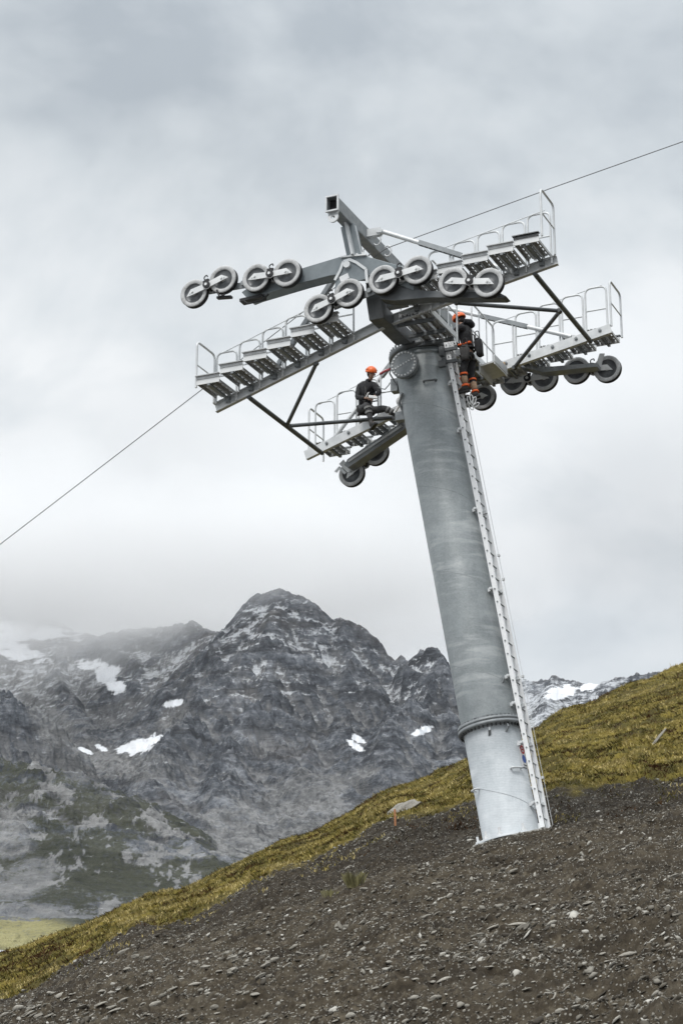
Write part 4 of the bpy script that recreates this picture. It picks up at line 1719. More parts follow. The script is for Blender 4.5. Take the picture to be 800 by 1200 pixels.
    for s in (-1, 1):
        for k in (-1, 0, 1):
            c_ = W(hed) + M3 @ Vector((s * 0.112, k * 0.045, 0.085))
            mb.frame_box(c_, M3 @ Vector((0.012, 0, 0)), M3 @ Vector((0, 0.014, 0.006)), M3 @ Vector((-0.004, 0, 0.009)))
    build_each(mb, 'helmet_vent', MAT['hole_shade'], hl)
    mb = MB()
    for s in (-1, 1):
        mb.tube([W(hed) + M3 @ Vector((s * 0.105, 0.01, 0.01)), W(hed) + M3 @ Vector((s * 0.085, 0.02, -0.07)), W(hed) + M3 @ Vector((0, 0.055, -0.125))], 0.008, 6)
    mb.build('chin_strap', MAT['black'], hl)

    # jacket with sleeves, collar
    V, E = [], []
    a = v(lerp(pel, che, -0.05), (0.165, 0.135))
    b = v(lerp(pel, che, 0.35), (0.172, 0.14), a)
    b2 = v(lerp(pel, che, 0.7), (0.185, 0.145), b)
    c = v(che + (nek - che) * 0.15, (0.18, 0.135), b2)
    d_ = v(nek, (0.088, 0.085), c)
    v(nek + (hed - nek) * 0.42, (0.088, 0.085), d_)
    for s in 'LR':
        sh = v(J['sh' + s], 0.088, c)
        el = v(J['el' + s], 0.066, sh)
        v(lerp(J['el' + s], J['wr' + s], 0.9), 0.048, el)
    jk = skin_obj('jacket', V, E, jacket, root)
    folds(jk, 0.012, 13)
    # trousers
    V, E = [], []
    a = v(pel + (che - pel) * 0.12, (0.165, 0.13))
    b = v(pel, (0.16, 0.13), a)
    for s in 'LR':
        hi = v(J['hip' + s], 0.108, b)
        m = v(lerp(J['hip' + s], J['kn' + s], 0.5), 0.098, hi)
        kn_ = v(J['kn' + s], 0.082, m)
        cf = v(lerp(J['kn' + s], J['an' + s], 0.4), 0.076, kn_)
        v(lerp(J['kn' + s], J['an' + s], 0.9), 0.066, cf)
    tr = skin_obj('trousers', V, E, trousers, root)
    folds(tr, 0.012, 12)
    for s in 'LR':
        kn_, an, toe = J['kn' + s], J['an' + s], J['toe' + s]
        leg = (an - kn_).normalized()
        fd = (toe - an)
        fd = fd - leg * fd.dot(leg)
        fd.normalize()
        heel = an - fd * 0.06 + leg * 0.05
        V, E = [], []
        t0 = v(lerp(kn_, an, 0.72), 0.062)
        t1 = v(an, 0.060, t0)
        t2 = v(an + leg * 0.06 + fd * 0.03, (0.052, 0.05), t1)
        t3 = v(an + leg * 0.075 + fd * 0.12, (0.05, 0.04), t2)
        v(an + leg * 0.085 + fd * 0.19, (0.042, 0.03), t3)
        v(heel + leg * 0.02, 0.042, t2)
        bt = skin_obj('boot', V, E, shoe, root)
        mb = MB()
        so = an + leg * 0.118 + fd * 0.065
        lat = leg.cross(fd).normalized()
        mb.frame_box(W(so), fd * 0.155, lat * 0.05, leg * 0.016)
        mb.build('sole', MAT['black'], bt)
        if gaiter:
            V, E = [], []
            t0 = v(lerp(kn_, an, 0.30), 0.084)
            t1 = v(lerp(kn_, an, 0.6), 0.086, t0)
            v(lerp(kn_, an, 0.92), 0.076, t1)
            g = skin_obj('gaiter', V, E, gaiter, root)
            for t, r, wd in ((0.27, 0.094, 0.020), (0.95, 0.086, 0.022)):
                mb = MB()
                mb.tube([W(lerp(kn_, an, t)) - leg * wd, W(lerp(kn_, an, t)), W(lerp(kn_, an, t)) + leg * wd], [r - 0.006, r, r - 0.004], 16)
                mb.build('cuff', MAT['orange_cloth'], g)
            mb = MB()
            pm_ = W(lerp(kn_, an, 0.5)) + fd * 0.08
            mb.bar(pm_ - leg * 0.01 - lat * 0.05, pm_ + leg * 0.03 + lat * 0.05, 0.03, 0.03, fd)
            mb.build('gaiter_patch', MAT['orange_cloth'], g)
        if bands:
            mb = MB()
            for t in bands:
                c_ = W(lerp(kn_, an, t))
                mb.tube([c_ - leg * 0.024, c_ + leg * 0.024], 0.090 - 0.012 * t, 16)
            mb.build('reflective_band', MAT['band'], tr)
    # climbing harness: belt and leg loops, thin straps
    tdir = (che - pel).normalized()
    fw = J.get('front', look)
    fw = (fw - tdir * fw.dot(tdir)).normalized()
    sw = tdir.cross(fw).normalized()
    mb = MB()
    n = 24
    bc = W(pel + tdir * 0.09)
    mb.tube([bc + fw * 0.155 * math.cos(2 * math.pi * k / n) + sw * 0.185 * math.sin(2 * math.pi * k / n) for k in range(n + 1)], 0.026, 6, False)
    hn = mb.build('harness', MAT['black'], root)
    for s, sg_ in (('L', 1), ('R', -1)):
        mb = MB()
        ld = (J['kn' + s] - J['hip' + s]).normalized()
        c_ = W(lerp(J['hip' + s], J['kn' + s], 0.22))
        u1 = ld.cross(sw).normalized()
        u2 = ld.cross(u1).normalized()
        mb.tube([c_ + u1 * 0.115 * math.cos(2 * math.pi * k / n) + u2 * 0.115 * math.sin(2 * math.pi * k / n) for k in range(n + 1)], 0.02, 6, False)
        mb.build('leg_loop', MAT['pouch'], hn)
    for e in (-1, 1):
        mb = MB()
        ce = W(che)
        mb.tube([bc + fw * 0.15 + sw * e * 0.09, ce + fw * 0.155 + sw * e * 0.10, W(nek) + sw * e * 0.11 + fw * 0.02 + tdir * -0.02, ce - fw * 0.155 + sw * e * 0.09, bc - fw * 0.15 + sw * e * 0.05], 0.016, 6)
        mb.build('shoulder_strap', MAT['pouch'], hn)
    return root, fw, sw, tdir


# standing on the ladder head, seen from the side and behind, leaning into the steelwork
J = {k_: (v_ - Vector((0, 0, 0.06)) if k_ != 'front' else v_) for k_, v_ in dict(pelvis=PW(1.10, 0.20, -0.06), chest=PW(1.05, 0.20, 0.38), neck=PW(0.99, 0.20, 0.62), head=PW(0.90, 0.19, 0.79),
         shL=PW(1.00, -0.02, 0.53), elL=PW(0.80, -0.12, 0.28), wrL=PW(0.57, -0.02, 0.30),
         shR=PW(1.02, 0.42, 0.53), elR=PW(0.84, 0.50, 0.27), wrR=PW(0.62, 0.36, 0.34),
         hipL=PW(1.10, 0.09, -0.10), knL=PW(1.02, 0.03, -0.50), anL=PW(1.06, 0.05, -0.90), toeL=PW(0.88, 0.04, -0.98),
         hipR=PW(1.12, 0.31, -0.10), knR=PW(1.10, 0.34, -0.54), anR=PW(1.20, 0.30, -0.98), toeR=PW(1.04, 0.28, -1.07),
         front=Vector((-0.9, 0.42, 0))).items()}
p1, fw, sw, td = make_person(J, PW(1.12, 0.2, -1.03), 'standing worker in orange helmet and black jacket on top of the ladder, seen from behind',
                             Vector((-0.93, 0.30, -0.28)), Vector((-0.32, 0.1, 0.95)), MAT['cloth_black'], MAT['cloth_dark'], MAT['boot'], gaiter=MAT['tan'])
# hood lying on the neck
org = PW(1.12, 0.2, -1.03)
hc = PW(1.10, 0.22, 0.62)
mb = MB()
mb.tube([hc + Vector((-0.10, -0.10, 0.02)) - org, hc + Vector((0.02, -0.07, -0.01)) - org, hc + Vector((0.06, 0.02, -0.02)) - org, hc + Vector((0.0, 0.12, -0.01)) - org, hc + Vector((-0.09, 0.15, 0.02)) - org], [0.05, 0.085, 0.095, 0.085, 0.05], 12)
mb.build('hood', MAT['cloth_black'], p1)
mb = MB()
mb.frame_box(PW(1.00, 0.02, 0.04) - org, (0.06, -0.03, 0.0), (0.02, 0.03, 0), (0, 0, 0.018))
mb.frame_box(PW(1.16, 0.02, 0.06) - org, (0.05, -0.02, 0.012), (0.02, 0.03, 0), (0, 0, 0.018))
mb.build('orange_belt_tag', MAT['orange_cloth'], p1)


def bag(name, c, rx, ry, rz, mat, label, cat, rot=0.0, strap=None):
    bm = bmesh.new()
    bmesh.ops.create_cube(bm, size=2)
    bmesh.ops.subdivide_edges(bm, edges=bm.edges[:], cuts=3, use_grid_fill=True)
    for q in bm.verts:
        k = q.co
        s = k.normalized() * max(abs(k.x), abs(k.y), abs(k.z))
        k = k.lerp(s, 0.45)
        taper = 1 - 0.22 * (k.z > 0.6) + 0.08 * math.sin(k.z * 3)
        k = Vector((k.x * rx * taper, k.y * ry * taper, k.z * rz))
        k += k.normalized() * 0.012 * mnoise.noise(k * 20 + Vector(c))
        q.co = k
    me = bpy.data.meshes.new(name)
    bm.to_mesh(me)
    bm.free()
    me.materials.append(mat)
    for p in me.polygons:
        p.use_smooth = True
    o = bpy.data.objects.new(name, me)
    COL.objects.link(o)
    o.location = c
    o.rotation_euler = (0, rot, -AZ)
    tag(o, label, cat)
    mb = MB()
    mb.path([(-rx * 0.6, 0, rz * 0.85), (-rx * 0.5, 0, rz + 0.16), (rx * 0.5, 0, rz + 0.16), (rx * 0.6, 0, rz * 0.85)], 0.012, 0.05, 6, 4)
    mb.build('bag_strap', MAT['black'], o)
    mb = MB()
    n = 20
    mb.tube([(rx * 0.86 * math.cos(2 * math.pi * k / n), ry * 0.9 * math.sin(2 * math.pi * k / n), rz * 0.72) for k in range(n + 1)], 0.014, 6, False)
    mb.build('bag_rim', MAT['black'], o)
    return o


bag('tool_pouch', PW(1.10, -0.05, -0.20), 0.10, 0.07, 0.19, MAT['pouch'], 'grey canvas tool pouch hanging at the hip of the standing worker', 'bag')
bag('rope_bag', PW(1.36, 0.16, -0.03), 0.08, 0.11, 0.24, MAT['cloth_black'], 'black gear bag hanging behind the back of the standing worker', 'bag', -0.12)


def sling(pts, r, name, label, cat, mat):
    base = pts[0]
    mb = MB()
    mb.path([p - base for p in pts], r, 0.05, 7, 4)
    o = mb.build(name, mat)
    o.location = base
    tag(o, label, cat)
    return o


def carabiners(base, spots, name, label):
    mb = MB()
    n = 14
    for (l, a, z), ang, ln in spots:
        c = PW(l, a, z) - base
        e1 = Vector((math.cos(ang), 0.15, math.sin(ang))).normalized()
        e2 = Vector((-math.sin(ang), 0.1, math.cos(ang))).normalized()
        mb.tube([c + e1 * 0.035 * math.cos(2 * math.pi * k / n) + e2 * ln * math.sin(2 * math.pi * k / n) for k in range(n + 1)], 0.011, 6, False)
    o = mb.build(name, MAT['galv_bright'])
    o.location = base
    tag(o, label, 'carabiners')


b_ = PW(0.75, -0.1, 0.1)
carabiners(b_, [((0.75, -0.1, 0.1), 0.3, 0.07), ((0.82, -0.1, 0.16), 1.2, 0.07), ((0.86, -0.1, 0.05), 0.8, 0.06), ((0.70, -0.1, 0.0), 2.0, 0.07), ((0.80, -0.12, -0.04), 0.4, 0.06)], 'carabiner_bunch', 'silver carabiners clipped in front of the standing worker at the tower head')
b_ = PW(1.05, 0.1, -1.30)
carabiners(b_, [((1.12, 0.1, -1.28), 0.2, 0.10), ((1.18, 0.1, -1.26), 0.1, 0.11), ((1.24, 0.1, -1.31), -0.3, 0.10), ((1.28, 0.1, -1.42), -0.9, 0.09), ((1.16, 0.12, -1.44), 0.5, 0.08)], 'hook_bunch', 'silver hooks hanging below the boots of the standing worker')

# seated on the far catwalk, turned to the camera
J = dict(pelvis=PW(-2.12, 1.78, -0.42), chest=PW(-2.02, 1.70, 0.02), neck=PW(-1.95, 1.66, 0.25), head=PW(-1.86, 1.60, 0.43),
         shL=PW(-1.80, 1.64, 0.16), elL=PW(-1.60, 1.50, -0.12), wrL=PW(-1.66, 1.30, -0.30),
         shR=PW(-2.20, 1.66, 0.16), elR=PW(-2.16, 1.48, -0.18), wrR=PW(-1.85, 1.30, -0.30),
         hipL=PW(-2.00, 1.74, -0.45), knL=PW(-1.52, 1.62, -0.50), anL=PW(-1.18, 1.72, -0.72), toeL=PW(-1.06, 1.66, -0.82),
         hipR=PW(-2.16, 1.66, -0.45), knR=PW(-1.83, 1.28, -0.48), anR=PW(-1.72, 1.28, -0.96), toeR=PW(-1.58, 1.16, -1.02),
         front=Vector((0.45, -0.85, 0)))
p2, fw, sw, td = make_person(J, PW(-2.12, 1.78, -0.55), 'seated worker in orange helmet and dark clothes with one leg hanging off the far catwalk',
                             Vector((0.35, -0.85, -0.45)), Vector((0.10, -0.35, 0.93)), MAT['cloth_black'], MAT['cloth_grey'], MAT['boot'], bands=(0.18, 0.42))
mb = MB()
b_ = PW(-1.72, 1.20, -0.34)
mb.frame_box(PW(-1.64, 1.18, -0.36) - b_, (0.10, -0.04, -0.03), (0.0, 0.03, 0), (0, 0, 0.035))
mb.frame_box(PW(-1.78, 1.18, -0.28) - b_, (0.03, -0.01, 0.06), (0.0, 0.025, 0), (0.02, 0, 0.01))
o = mb.build('hand_tool', MAT['white_tool'], bevel=0.01)
o.location = b_
tag(o, 'white hand tool held in the lap by the seated worker', 'tool')
b_ = PW(-1.02, 1.55, -0.48)
mb = MB()
mb.disc(PW(-1.02, 1.45, -0.46) - b_, (0.3, -0.9, 0), 0.13, 0.10, 18)
mb.disc(PW(-1.02, 1.39, -0.46) - b_, (0.3, -0.9, 0), 0.05, 0.06, 12)
mb.bar(PW(-0.98, 1.45, -0.36) - b_, PW(-0.80, 1.4, -0.16) - b_, 0.06, 0.06)
mb.bar(PW(-1.10, 1.45, -0.56) - b_, PW(-1.22, 1.45, -0.72) - b_, 0.05, 0.05)
o = mb.build('rope_block', MAT['white_tool'], bevel=0.006)
o.location = b_
tag(o, 'pale pulley block fixed beside the tube next to the boots of the seated worker', 'pulley')
sling([PW(-1.60, 1.55, 0.36), PW(-1.25, 1.0, 0.16), PW(-0.78, 0.15, -0.20)], 0.03, 'red_sling', 'dark red sling running from the seated worker to the tower head', 'sling', MAT['red_cloth'])
sling([PW(-1.72, 1.60, 0.05), PW(-1.3, 1.1, -0.25), PW(-0.95, 0.5, -0.42), PW(-0.70, -0.05, -0.62)], 0.012, 'lanyard', 'thin grey lanyard from the chest of the seated worker to the tube', 'lanyard', MAT['cable'])

# ------------------------------------------------------------------ mountains
def RP(px, py, d):
    """point on the sight line at distance d"""
    return (tan_az(px, py) * d, d, tan_el(py) * d)


RIDGES = [
    # back ridge, in the cloud on the left
    ([(-420, 700, 3000), (-250, 690, 2950), (-120, 700, 2900), (-40, 690, 2850), (30, 715, 2800), (90, 745, 2700), (150, 735, 2650), (205, 728, 2550), (262, 733, 2400), (290, 722, 2280), (302, 708, 2230), (314, 696, 2190), (328, 692, 2180)], 1.0),
    ([(328, 692, 2180), (338, 697, 2175), (350, 697, 2172), (362, 709, 2168), (400, 724, 2160), (430, 743, 2150), (466, 776, 2130)], 1.15),
    ([(466, 776, 2130), (490, 774, 2080), (516, 768, 2030), (528, 790, 2020), (540, 822, 2000), (585, 900, 1950)], 1.3),
    # spurs of the main peak
    ([(325, 693, 2180), (312, 735, 2080), (318, 790, 1980), (335, 850, 1860), (368, 905, 1720), (405, 950, 1600), (430, 1000, 1500)], 0.95),
    ([(312, 735, 2080), (275, 775, 2020), (248, 812, 1960), (225, 850, 1880), (190, 888, 1760), (150, 915, 1660), (110, 925, 1600)], 0.9),
    ([(400, 724, 2160), (412, 790, 2060), (400, 840, 1960), (420, 890, 1840), (455, 925, 1720)], 0.95),
    ([(318, 790, 1980), (275, 850, 1850), (255, 900, 1720), (240, 950, 1600)], 0.9),
    ([(516, 768, 2030), (497, 812, 1950), (470, 850, 1860), (458, 890, 1760), (452, 930, 1660)], 1.05),
    ([(516, 768, 2030), (530, 850, 1900), (540, 900, 1800)], 1.1),
    # cirque headwall ribs on the left
    ([(150, 735, 2650), (165, 775, 2480), (180, 815, 2330), (170, 845, 2230)], 0.9),
    ([(205, 728, 2550), (225, 770, 2400), (230, 800, 2280)], 0.9),
    ([(60, 752, 2740), (75, 800, 2500), (95, 840, 2300), (110, 868, 2150)], 0.85),
    # dark cliff at the left edge
    ([(-300, 740, 2000), (-150, 750, 1900), (-40, 775, 1800), (8, 786, 1740), (26, 818, 1690), (38, 858, 1640), (52, 900, 1580)], 1.05),
    # back right range
    ([(528, 800, 3300), (560, 786, 3300), (600, 792, 3250), (650, 794, 3200), (700, 800, 3150), (760, 790, 3100), (900, 780, 3000), (1200, 790, 3000)], 0.9),
    ([(650, 794, 3200), (640, 830, 3000), (630, 870, 2800)], 0.8),
    ([(600, 792, 3250), (585, 840, 3000)], 0.8),
]
FOOT = [
    ([(-260, 885, 1220), (-120, 880, 1210), (0, 884, 1190), (55, 888, 1170), (95, 902, 1140), (140, 932, 1100), (190, 972, 1050), (235, 1005, 1000), (300, 1050, 930)], 0.75),
    ([(55, 888, 1170), (70, 940, 1080), (90, 990, 1000), (95, 1040, 930)], 0.6),
    ([(140, 932, 1100), (160, 985, 1020), (175, 1030, 950)], 0.6),
    ([(-60, 885, 1200), (-40, 960, 1060), (-10, 1010, 980)], 0.6),
]


def seg_dist(X, Y, polys, kf):
    best = np.full(X.shape, -1e9)
    for pts, k in polys:
        W3 = [RP(*p) for p in pts]
        for (x0, y0, z0), (x1, y1, z1) in zip(W3[:-1], W3[1:]):
            dx, dy = x1 - x0, y1 - y0
            L2 = dx * dx + dy * dy
            t = np.clip(((X - x0) * dx + (Y - y0) * dy) / L2, 0, 1)
            d = np.hypot(X - x0 - t * dx, Y - y0 - t * dy)
            h = z0 + (z1 - z0) * t - k * kf(d)
            best = np.maximum(best, h)
    return best


def build_mountains():
    nc, nr = 900, 860
    ts = np.concatenate([np.linspace(-0.42, -0.2, 70)[:-1], np.linspace(-0.2, 0.16, nc), np.linspace(0.16, 0.42, 60)[1:]])
    ds = np.concatenate([np.linspace(640, 1260, 300), np.linspace(1262, 2240, 460), np.linspace(2245, 3600, 180)])
    Tm, D = np.meshgrid(ts, ds)
    X, Y = Tm * D, D
    # warp so that the flanks break into gullies and ribs
    wx = (fbm(X / 260, Y / 260, 4, 0.5, seed=81) - 0.5) * 110 + (fbm(X / 60, Y / 60, 3, 0.5, seed=82) - 0.5) * 26
    wy = (fbm(X / 260, Y / 260, 4, 0.5, seed=83) - 0.5) * 110 + (fbm(X / 60, Y / 60, 3, 0.5, seed=84) - 0.5) * 26
    far = sstep(1150, 1600, Y)
    kf = lambda d: 0.92 * d - 60 * (1 - np.exp(-d / 150)) * 0.0 + 0.0 * d
    big = seg_dist(X + wx * 0.75, Y + wy * 0.75, RIDGES, lambda d: np.where(d < 180, 1.05 * d, 189 + (d - 180) * 0.80))
    crisp = seg_dist(X, Y, RIDGES, lambda d: np.where(d < 180, 1.05 * d, 189 + (d - 180) * 0.80))
    big = 0.45 * crisp + 0.55 * big
    foot = seg_dist(X + wx * 0.3, Y + wy * 0.3, FOOT, lambda d: 0.72 * d)
    # valley floor, cirque floor
    fl = np.interp(D, [640, 800, 900, 1000, 1250, 1500, 1750, 2000, 2250, 3600], [zk(640, 1118), zk(800, 1094), zk(900, 1086), zk(1000, 1070), zk(1250, 1040), zk(1500, 1000), zk(1750, 950), zk(2000, 908), zk(2250, 878), zk(3600, 850)])
    gul = fbm(X / 42 + (Y / 95), Y / 230, 5, 0.58, seed=97, ridged=True)
    floor = fl + (fbm(X / 160, Y / 160, 5, 0.5, seed=90) - 0.5) * 30
    rid = fbm(X / 150, Y / 150, 6, 0.55, seed=85, ridged=True)
    rid2 = fbm(X / 38, Y / 38, 5, 0.6, seed=86, ridged=True)
    top = np.maximum(big, foot)
    rock = np.maximum(sstep(-10, 60, top - floor), 0.55 * far)
    hi = np.log(np.exp(np.clip((top - floor) / 18, -40, 40)) + 1) * 18          # soft join with the floor
    Z = floor + hi
    away = sstep(6, 90, top - floor)
    cal = 0.35 + 0.65 * sstep(15, 120, np.abs(crisp - top) + (zk(2180, 693) - top) * 0.6)
    Z += rock * cal * ((rid - 0.5) * 54 * (0.35 + 0.65 * far) + (rid2 - 0.45) * 14 + (gul - 0.45) * 34 * far)
    # rock terraces following tilted beds
    bed = Z + 0.55 * X - 0.12 * Y + (fbm(X / 90, Y / 90, 3, seed=87) - 0.5) * 40
    step = 17.0
    fr_ = bed / step - np.floor(bed / step)
    Z += rock * far * (sstep(0.25, 0.75, fr_) - fr_) * step * 0.14
    step = 44.0
    fr_ = bed / step - np.floor(bed / step)
    Z += rock * far * (sstep(0.3, 0.7, fr_) - fr_) * step * 0.08
    Z += (fbm(X / 11, Y / 11, 4, 0.6, seed=88) - 0.5) * 4.0 * (0.3 + 0.7 * rock)
    Z += (fbm(X / 4, Y / 4, 3, 0.6, seed=89) - 0.5) * 2.0
    def box(A, r):
        for ax in (0, 1):
            pad = [(0, 0), (0, 0)]
            pad[ax] = (r + 1, r)
            c = np.cumsum(np.pad(A, pad, mode='edge'), axis=ax)
            n = A.shape[ax]
            A = (np.take(c, np.arange(2 * r + 1, 2 * r + 1 + n), ax) - np.take(c, np.arange(0, n), ax)) / (2 * r + 1)
        return A
    cav = np.clip((box(box(Z, 14), 14) - Z) / 10.0, -1, 1) * 0.5 + np.clip((box(box(Z, 5), 5) - Z) / 3.5, -1, 1) * 0.5
    # steepness
    gy, gx = np.gradient(Z)
    gD = np.gradient(D, axis=0)
    gX = np.gradient(X, axis=1)
    sl = np.hypot(gx / gX, gy / gD)
    slope = sl / np.sqrt(1 + sl * sl)
    # frame position of every vertex as seen on site, used to put the snow, scree and painted sun patch where they lie
    dep = D * CP + Z * SP
    PXc = 400 + FPX * X / dep
    PYc = 600 - FPX * (Z * CP - D * SP) / dep
    Vc = Z * 1.25 + Y * 0.3
    nz = fbm(X / 45, Vc / 45, 5, 0.6, seed=91)
    nzf = fbm((X + 0.5 * Vc) / 16, (Vc - 0.35 * X) / 8, 5, 0.66, seed=92)

    def field(cx, cy, rx, ry, ang=0.0, ny=0.35):
        c, s = math.cos(R(ang)), math.sin(R(ang))
        dx, dy = PXc - cx, PYc - cy
        u = (dx * c + dy * s) / rx
        v = (-dx * s + dy * c) / ry
        return np.hypot(u, v) + (nz - 0.5) * ny * 3

    snow = np.zeros_like(Z)
    for a in ((160, 875, 26, 9, -10), (178, 868, 18, 6, -25), (118, 876, 9, 3, 25), (112, 780, 30, 8, 14), (132, 800, 22, 10, 40), (206, 824, 15, 5, -10), (418, 875, 14, 4, 32), (20, 765, 40, 12, 14), (60, 742, 60, 10, 6), (10, 742, 30, 20, 0),
              (492, 858, 18, 6, -25), (420, 866, 10, 4, 30), (690, 806, 16, 8, -10), (655, 812, 26, 9, -12), (100, 880, 10, 3, 25)):
        snow = np.maximum(snow, 1 - sstep(0.55, 1.25, field(*a)))
    alt = np.interp(PYc, [690, 740, 790, 860, 940], [0.42, 0.36, 0.27, 0.08, 0.0])
    ledge = sstep(0.44, 0.54, nzf * 0.62 + nz * 0.25 + (0.75 - slope) * 0.45 + cav * 0.10 + alt * 0.34 - 0.10)
    dust = ledge * np.clip(alt * 1.6, 0, 1) * sstep(1500, 1700, D)
    right = sstep(540, 590, PXc) * sstep(2500, 2700, D)
    dust = np.maximum(dust, right * sstep(0.40, 0.62, nzf * 0.5 + nz * 0.5) * 0.75)
    snow = np.clip(snow, 0, 1) * sstep(1480, 1560, D)
    pot = np.clip(dust * 0.45 + np.clip(alt * 1.5 + 0.5 * (1 - sstep(0.5, 1.3, field(480, 805, 34, 22, 30))) + 0.4 * (1 - sstep(0.5, 1.3, field(372, 745, 10, 30, -15))), 0, 1) * sstep(1500, 1700, D) * np.clip(0.50 + cav * 0.65 + (0.8 - slope) * 0.9, 0, 1) * 0.75 + right * 0.12, 0, 1)
    scree = np.zeros_like(Z)
    for a in ((60, 850, 22, 46, -28, 0.25), (100, 890, 30, 28, 20, 0.25), (205, 838, 26, 12, -40, 0.3), (355, 950, 70, 40, -20, 0.5), (140, 895, 70, 18, 5, 0.3), (30, 1030, 40, 20, -20, 0.35), (5, 970, 32, 34, 0, 0.5), (280, 970, 40, 40, -60, 0.5), (60, 1070, 30, 6, 20, .4)):
        scree = np.maximum(scree, 1 - sstep(0.7, 1.25, field(*a)))
    scree = np.clip(scree * (0.45 + 1.1 * (nzf - 0.3)), 0, 1)
    fill = sstep(0.0, 0.5, cav + (nzf - 0.5) * 0.9) * sstep(1150, 1400, D) * (1 - sstep(0.80, 0.93, slope))
    scree = np.maximum(scree, fill * 0.45)
    nzc = fbm((X + 0.25 * Z) / 9, (Z - 0.2 * X) / 12, 5, 0.70, seed=98)
    crop = sstep(0.55, 0.62, nzc * 0.62 + nz * 0.38 - cav * 0.06) * (1 - sstep(1150, 1500, D)) * sstep(760, 860, D)
    scree = np.maximum(scree, crop)
    gn = fbm(X / 70, Vc / 60, 5, 0.6, seed=95)
    grass = sstep(0.42, 0.55, gn * 0.6 + (1 - slope) * 0.5 + nzf * 0.25 - 0.12) * (1 - sstep(1150, 1500, D)) * (1 - scree)
    grass = np.maximum(grass, (1 - sstep(1050, 1250, D)) * (1 - scree) * sstep(0.30, 0.42, gn) * 0.9)
    grass = np.maximum(grass, (1 - sstep(800, 860, D)) * 0.9)
    grass = np.maximum(grass, 0.55 * sstep(0.5, 0.62, gn) * (1 - sstep(700, 900, Z)) * sstep(930, 980, PYc) * (1 - scree))
    lit = (1 - sstep(0.7, 1.3, field(20, 1094, 80, 22, 8, 0.2)))  # patch of sunlight on the valley grass, painted as colour
    n_r, n_c = X.shape
    idx = np.arange(n_r * n_c).reshape(n_r, n_c)
    F = np.stack([idx[:-1, :-1], idx[:-1, 1:], idx[1:, 1:], idx[1:, :-1]], -1).reshape(-1, 4)
    Vv = np.stack([X, Y, Z], -1).reshape(-1, 3)
    m, nt, b = new_mat('mountain rock')
    tc = N(nt, 'ShaderNodeTexCoord')
    Pn = tc.outputs['Object']
    n1 = noise_tex(nt, 0.006, 8, 0.62, Pn)
    n2 = noise_tex(nt, 0.05, 7, 0.68, Pn)
    mp = N(nt, 'ShaderNodeMapping')
    mp.inputs['Rotation'].default_value = (R(8), R(34), 0)
    mp.inputs['Scale'].default_value = (0.010, 0.010, 0.075)
    nt.links.new(Pn, mp.inputs[0])
    n3 = noise_tex(nt, 1.0, 7, 0.66, mp.outputs[0], 0.5)
    mp2 = N(nt, 'ShaderNodeMapping')
    mp2.inputs['Rotation'].default_value = (0, R(-20), R(25))
    mp2.inputs['Scale'].default_value = (0.055, 0.03, 0.010)
    nt.links.new(Pn, mp2.inputs[0])
    n4 = noise_tex(nt, 1.0, 6, 0.68, mp2.outputs[0], 0.4)
    n5 = noise_tex(nt, 0.16, 5, 0.72, Pn)
    n2 = math_n(nt, 'ADD', math_n(nt, 'MULTIPLY', n2, 0.6), math_n(nt, 'MULTIPLY', n5, 0.4))
    rockc = ramp(nt, n2, [(0.39, (0.050, 0.056, 0.068)), (0.5, (0.150, 0.163, 0.184)), (0.61, (0.33, 0.345, 0.37))])  # rock colour lifted and blued, standing in for thicker haze
    rockc = mixc(nt, ramp(nt, n3, [(0.38, 0.75), (0.58, 0.0)]), rockc, (0.030, 0.031, 0.035))
    rockc = mixc(nt, ramp(nt, n4, [(0.56, 0.0), (0.72, 0.6)]), rockc, (0.21, 0.21, 0.212))
    rockc = mixc(nt, ramp(nt, N(nt, 'ShaderNodeAttribute', attribute_name='cav').outputs['Fac'], [(0.25, 0.0), (0.5, 0.0), (0.7, 0.6)]), rockc, (0.20, 0.20, 0.202))
    rockc = mixc(nt, ramp(nt, n1, [(0.55, 0.0), (0.7, 0.55)]), rockc, (0.17, 0.148, 0.128))
    at = lambda n_: N(nt, 'ShaderNodeAttribute', attribute_name=n_).outputs['Fac']
    n7 = noise_tex(nt, 0.30, 5, 0.75, Pn)
    scf = math_n(nt, 'ADD', at('scree'), math_n(nt, 'MULTIPLY', math_n(nt, 'SUBTRACT', n7, 0.5), 2.2))
    col = mixc(nt, ramp(nt, scf, [(0.15, 0.0), (0.9, 1.0)]), rockc, mixc(nt, ramp(nt, n2, [(0.35, 0.0), (0.6, 1.0)]), (0.11, 0.11, 0.11), (0.33, 0.33, 0.325)))
    gcol = ramp(nt, n2, [(0.3, (0.034, 0.038, 0.026)), (0.7, (0.085, 0.088, 0.058))])
    gcol = mixc(nt, at('sunlit_grass'), gcol, ramp(nt, n2, [(0.3, (0.27, 0.25, 0.115)), (0.7, (0.42, 0.385, 0.19))]))  # brighter, yellower grass colour where the sunlight is painted
    tuf = math_n(nt, 'ADD', at('turf'), math_n(nt, 'MULTIPLY', math_n(nt, 'SUBTRACT', math_n(nt, 'ADD', math_n(nt, 'MULTIPLY', n7, 0.6), math_n(nt, 'MULTIPLY', n2, 0.4)), 0.53), 4.0))
    col = mixc(nt, ramp(nt, tuf, [(0.2, 0.0), (0.8, 0.92)]), col, gcol)
    col = mixc(nt, ramp(nt, n1, [(0.38, 0.45), (0.5, 0.0)]), col, mixc(nt, 1.0, col, (0.45, 0.46, 0.48), 'MULTIPLY'))
    col = mixc(nt, math_n(nt, 'MULTIPLY', ramp(nt, at('steep'), [(0.70, 0.0), (0.86, 0.42)]), math_n(nt, 'SUBTRACT', 1.0, at('turf'), True)), col, mixc(nt, 1.0, col, (0.40, 0.41, 0.43), 'MULTIPLY'))
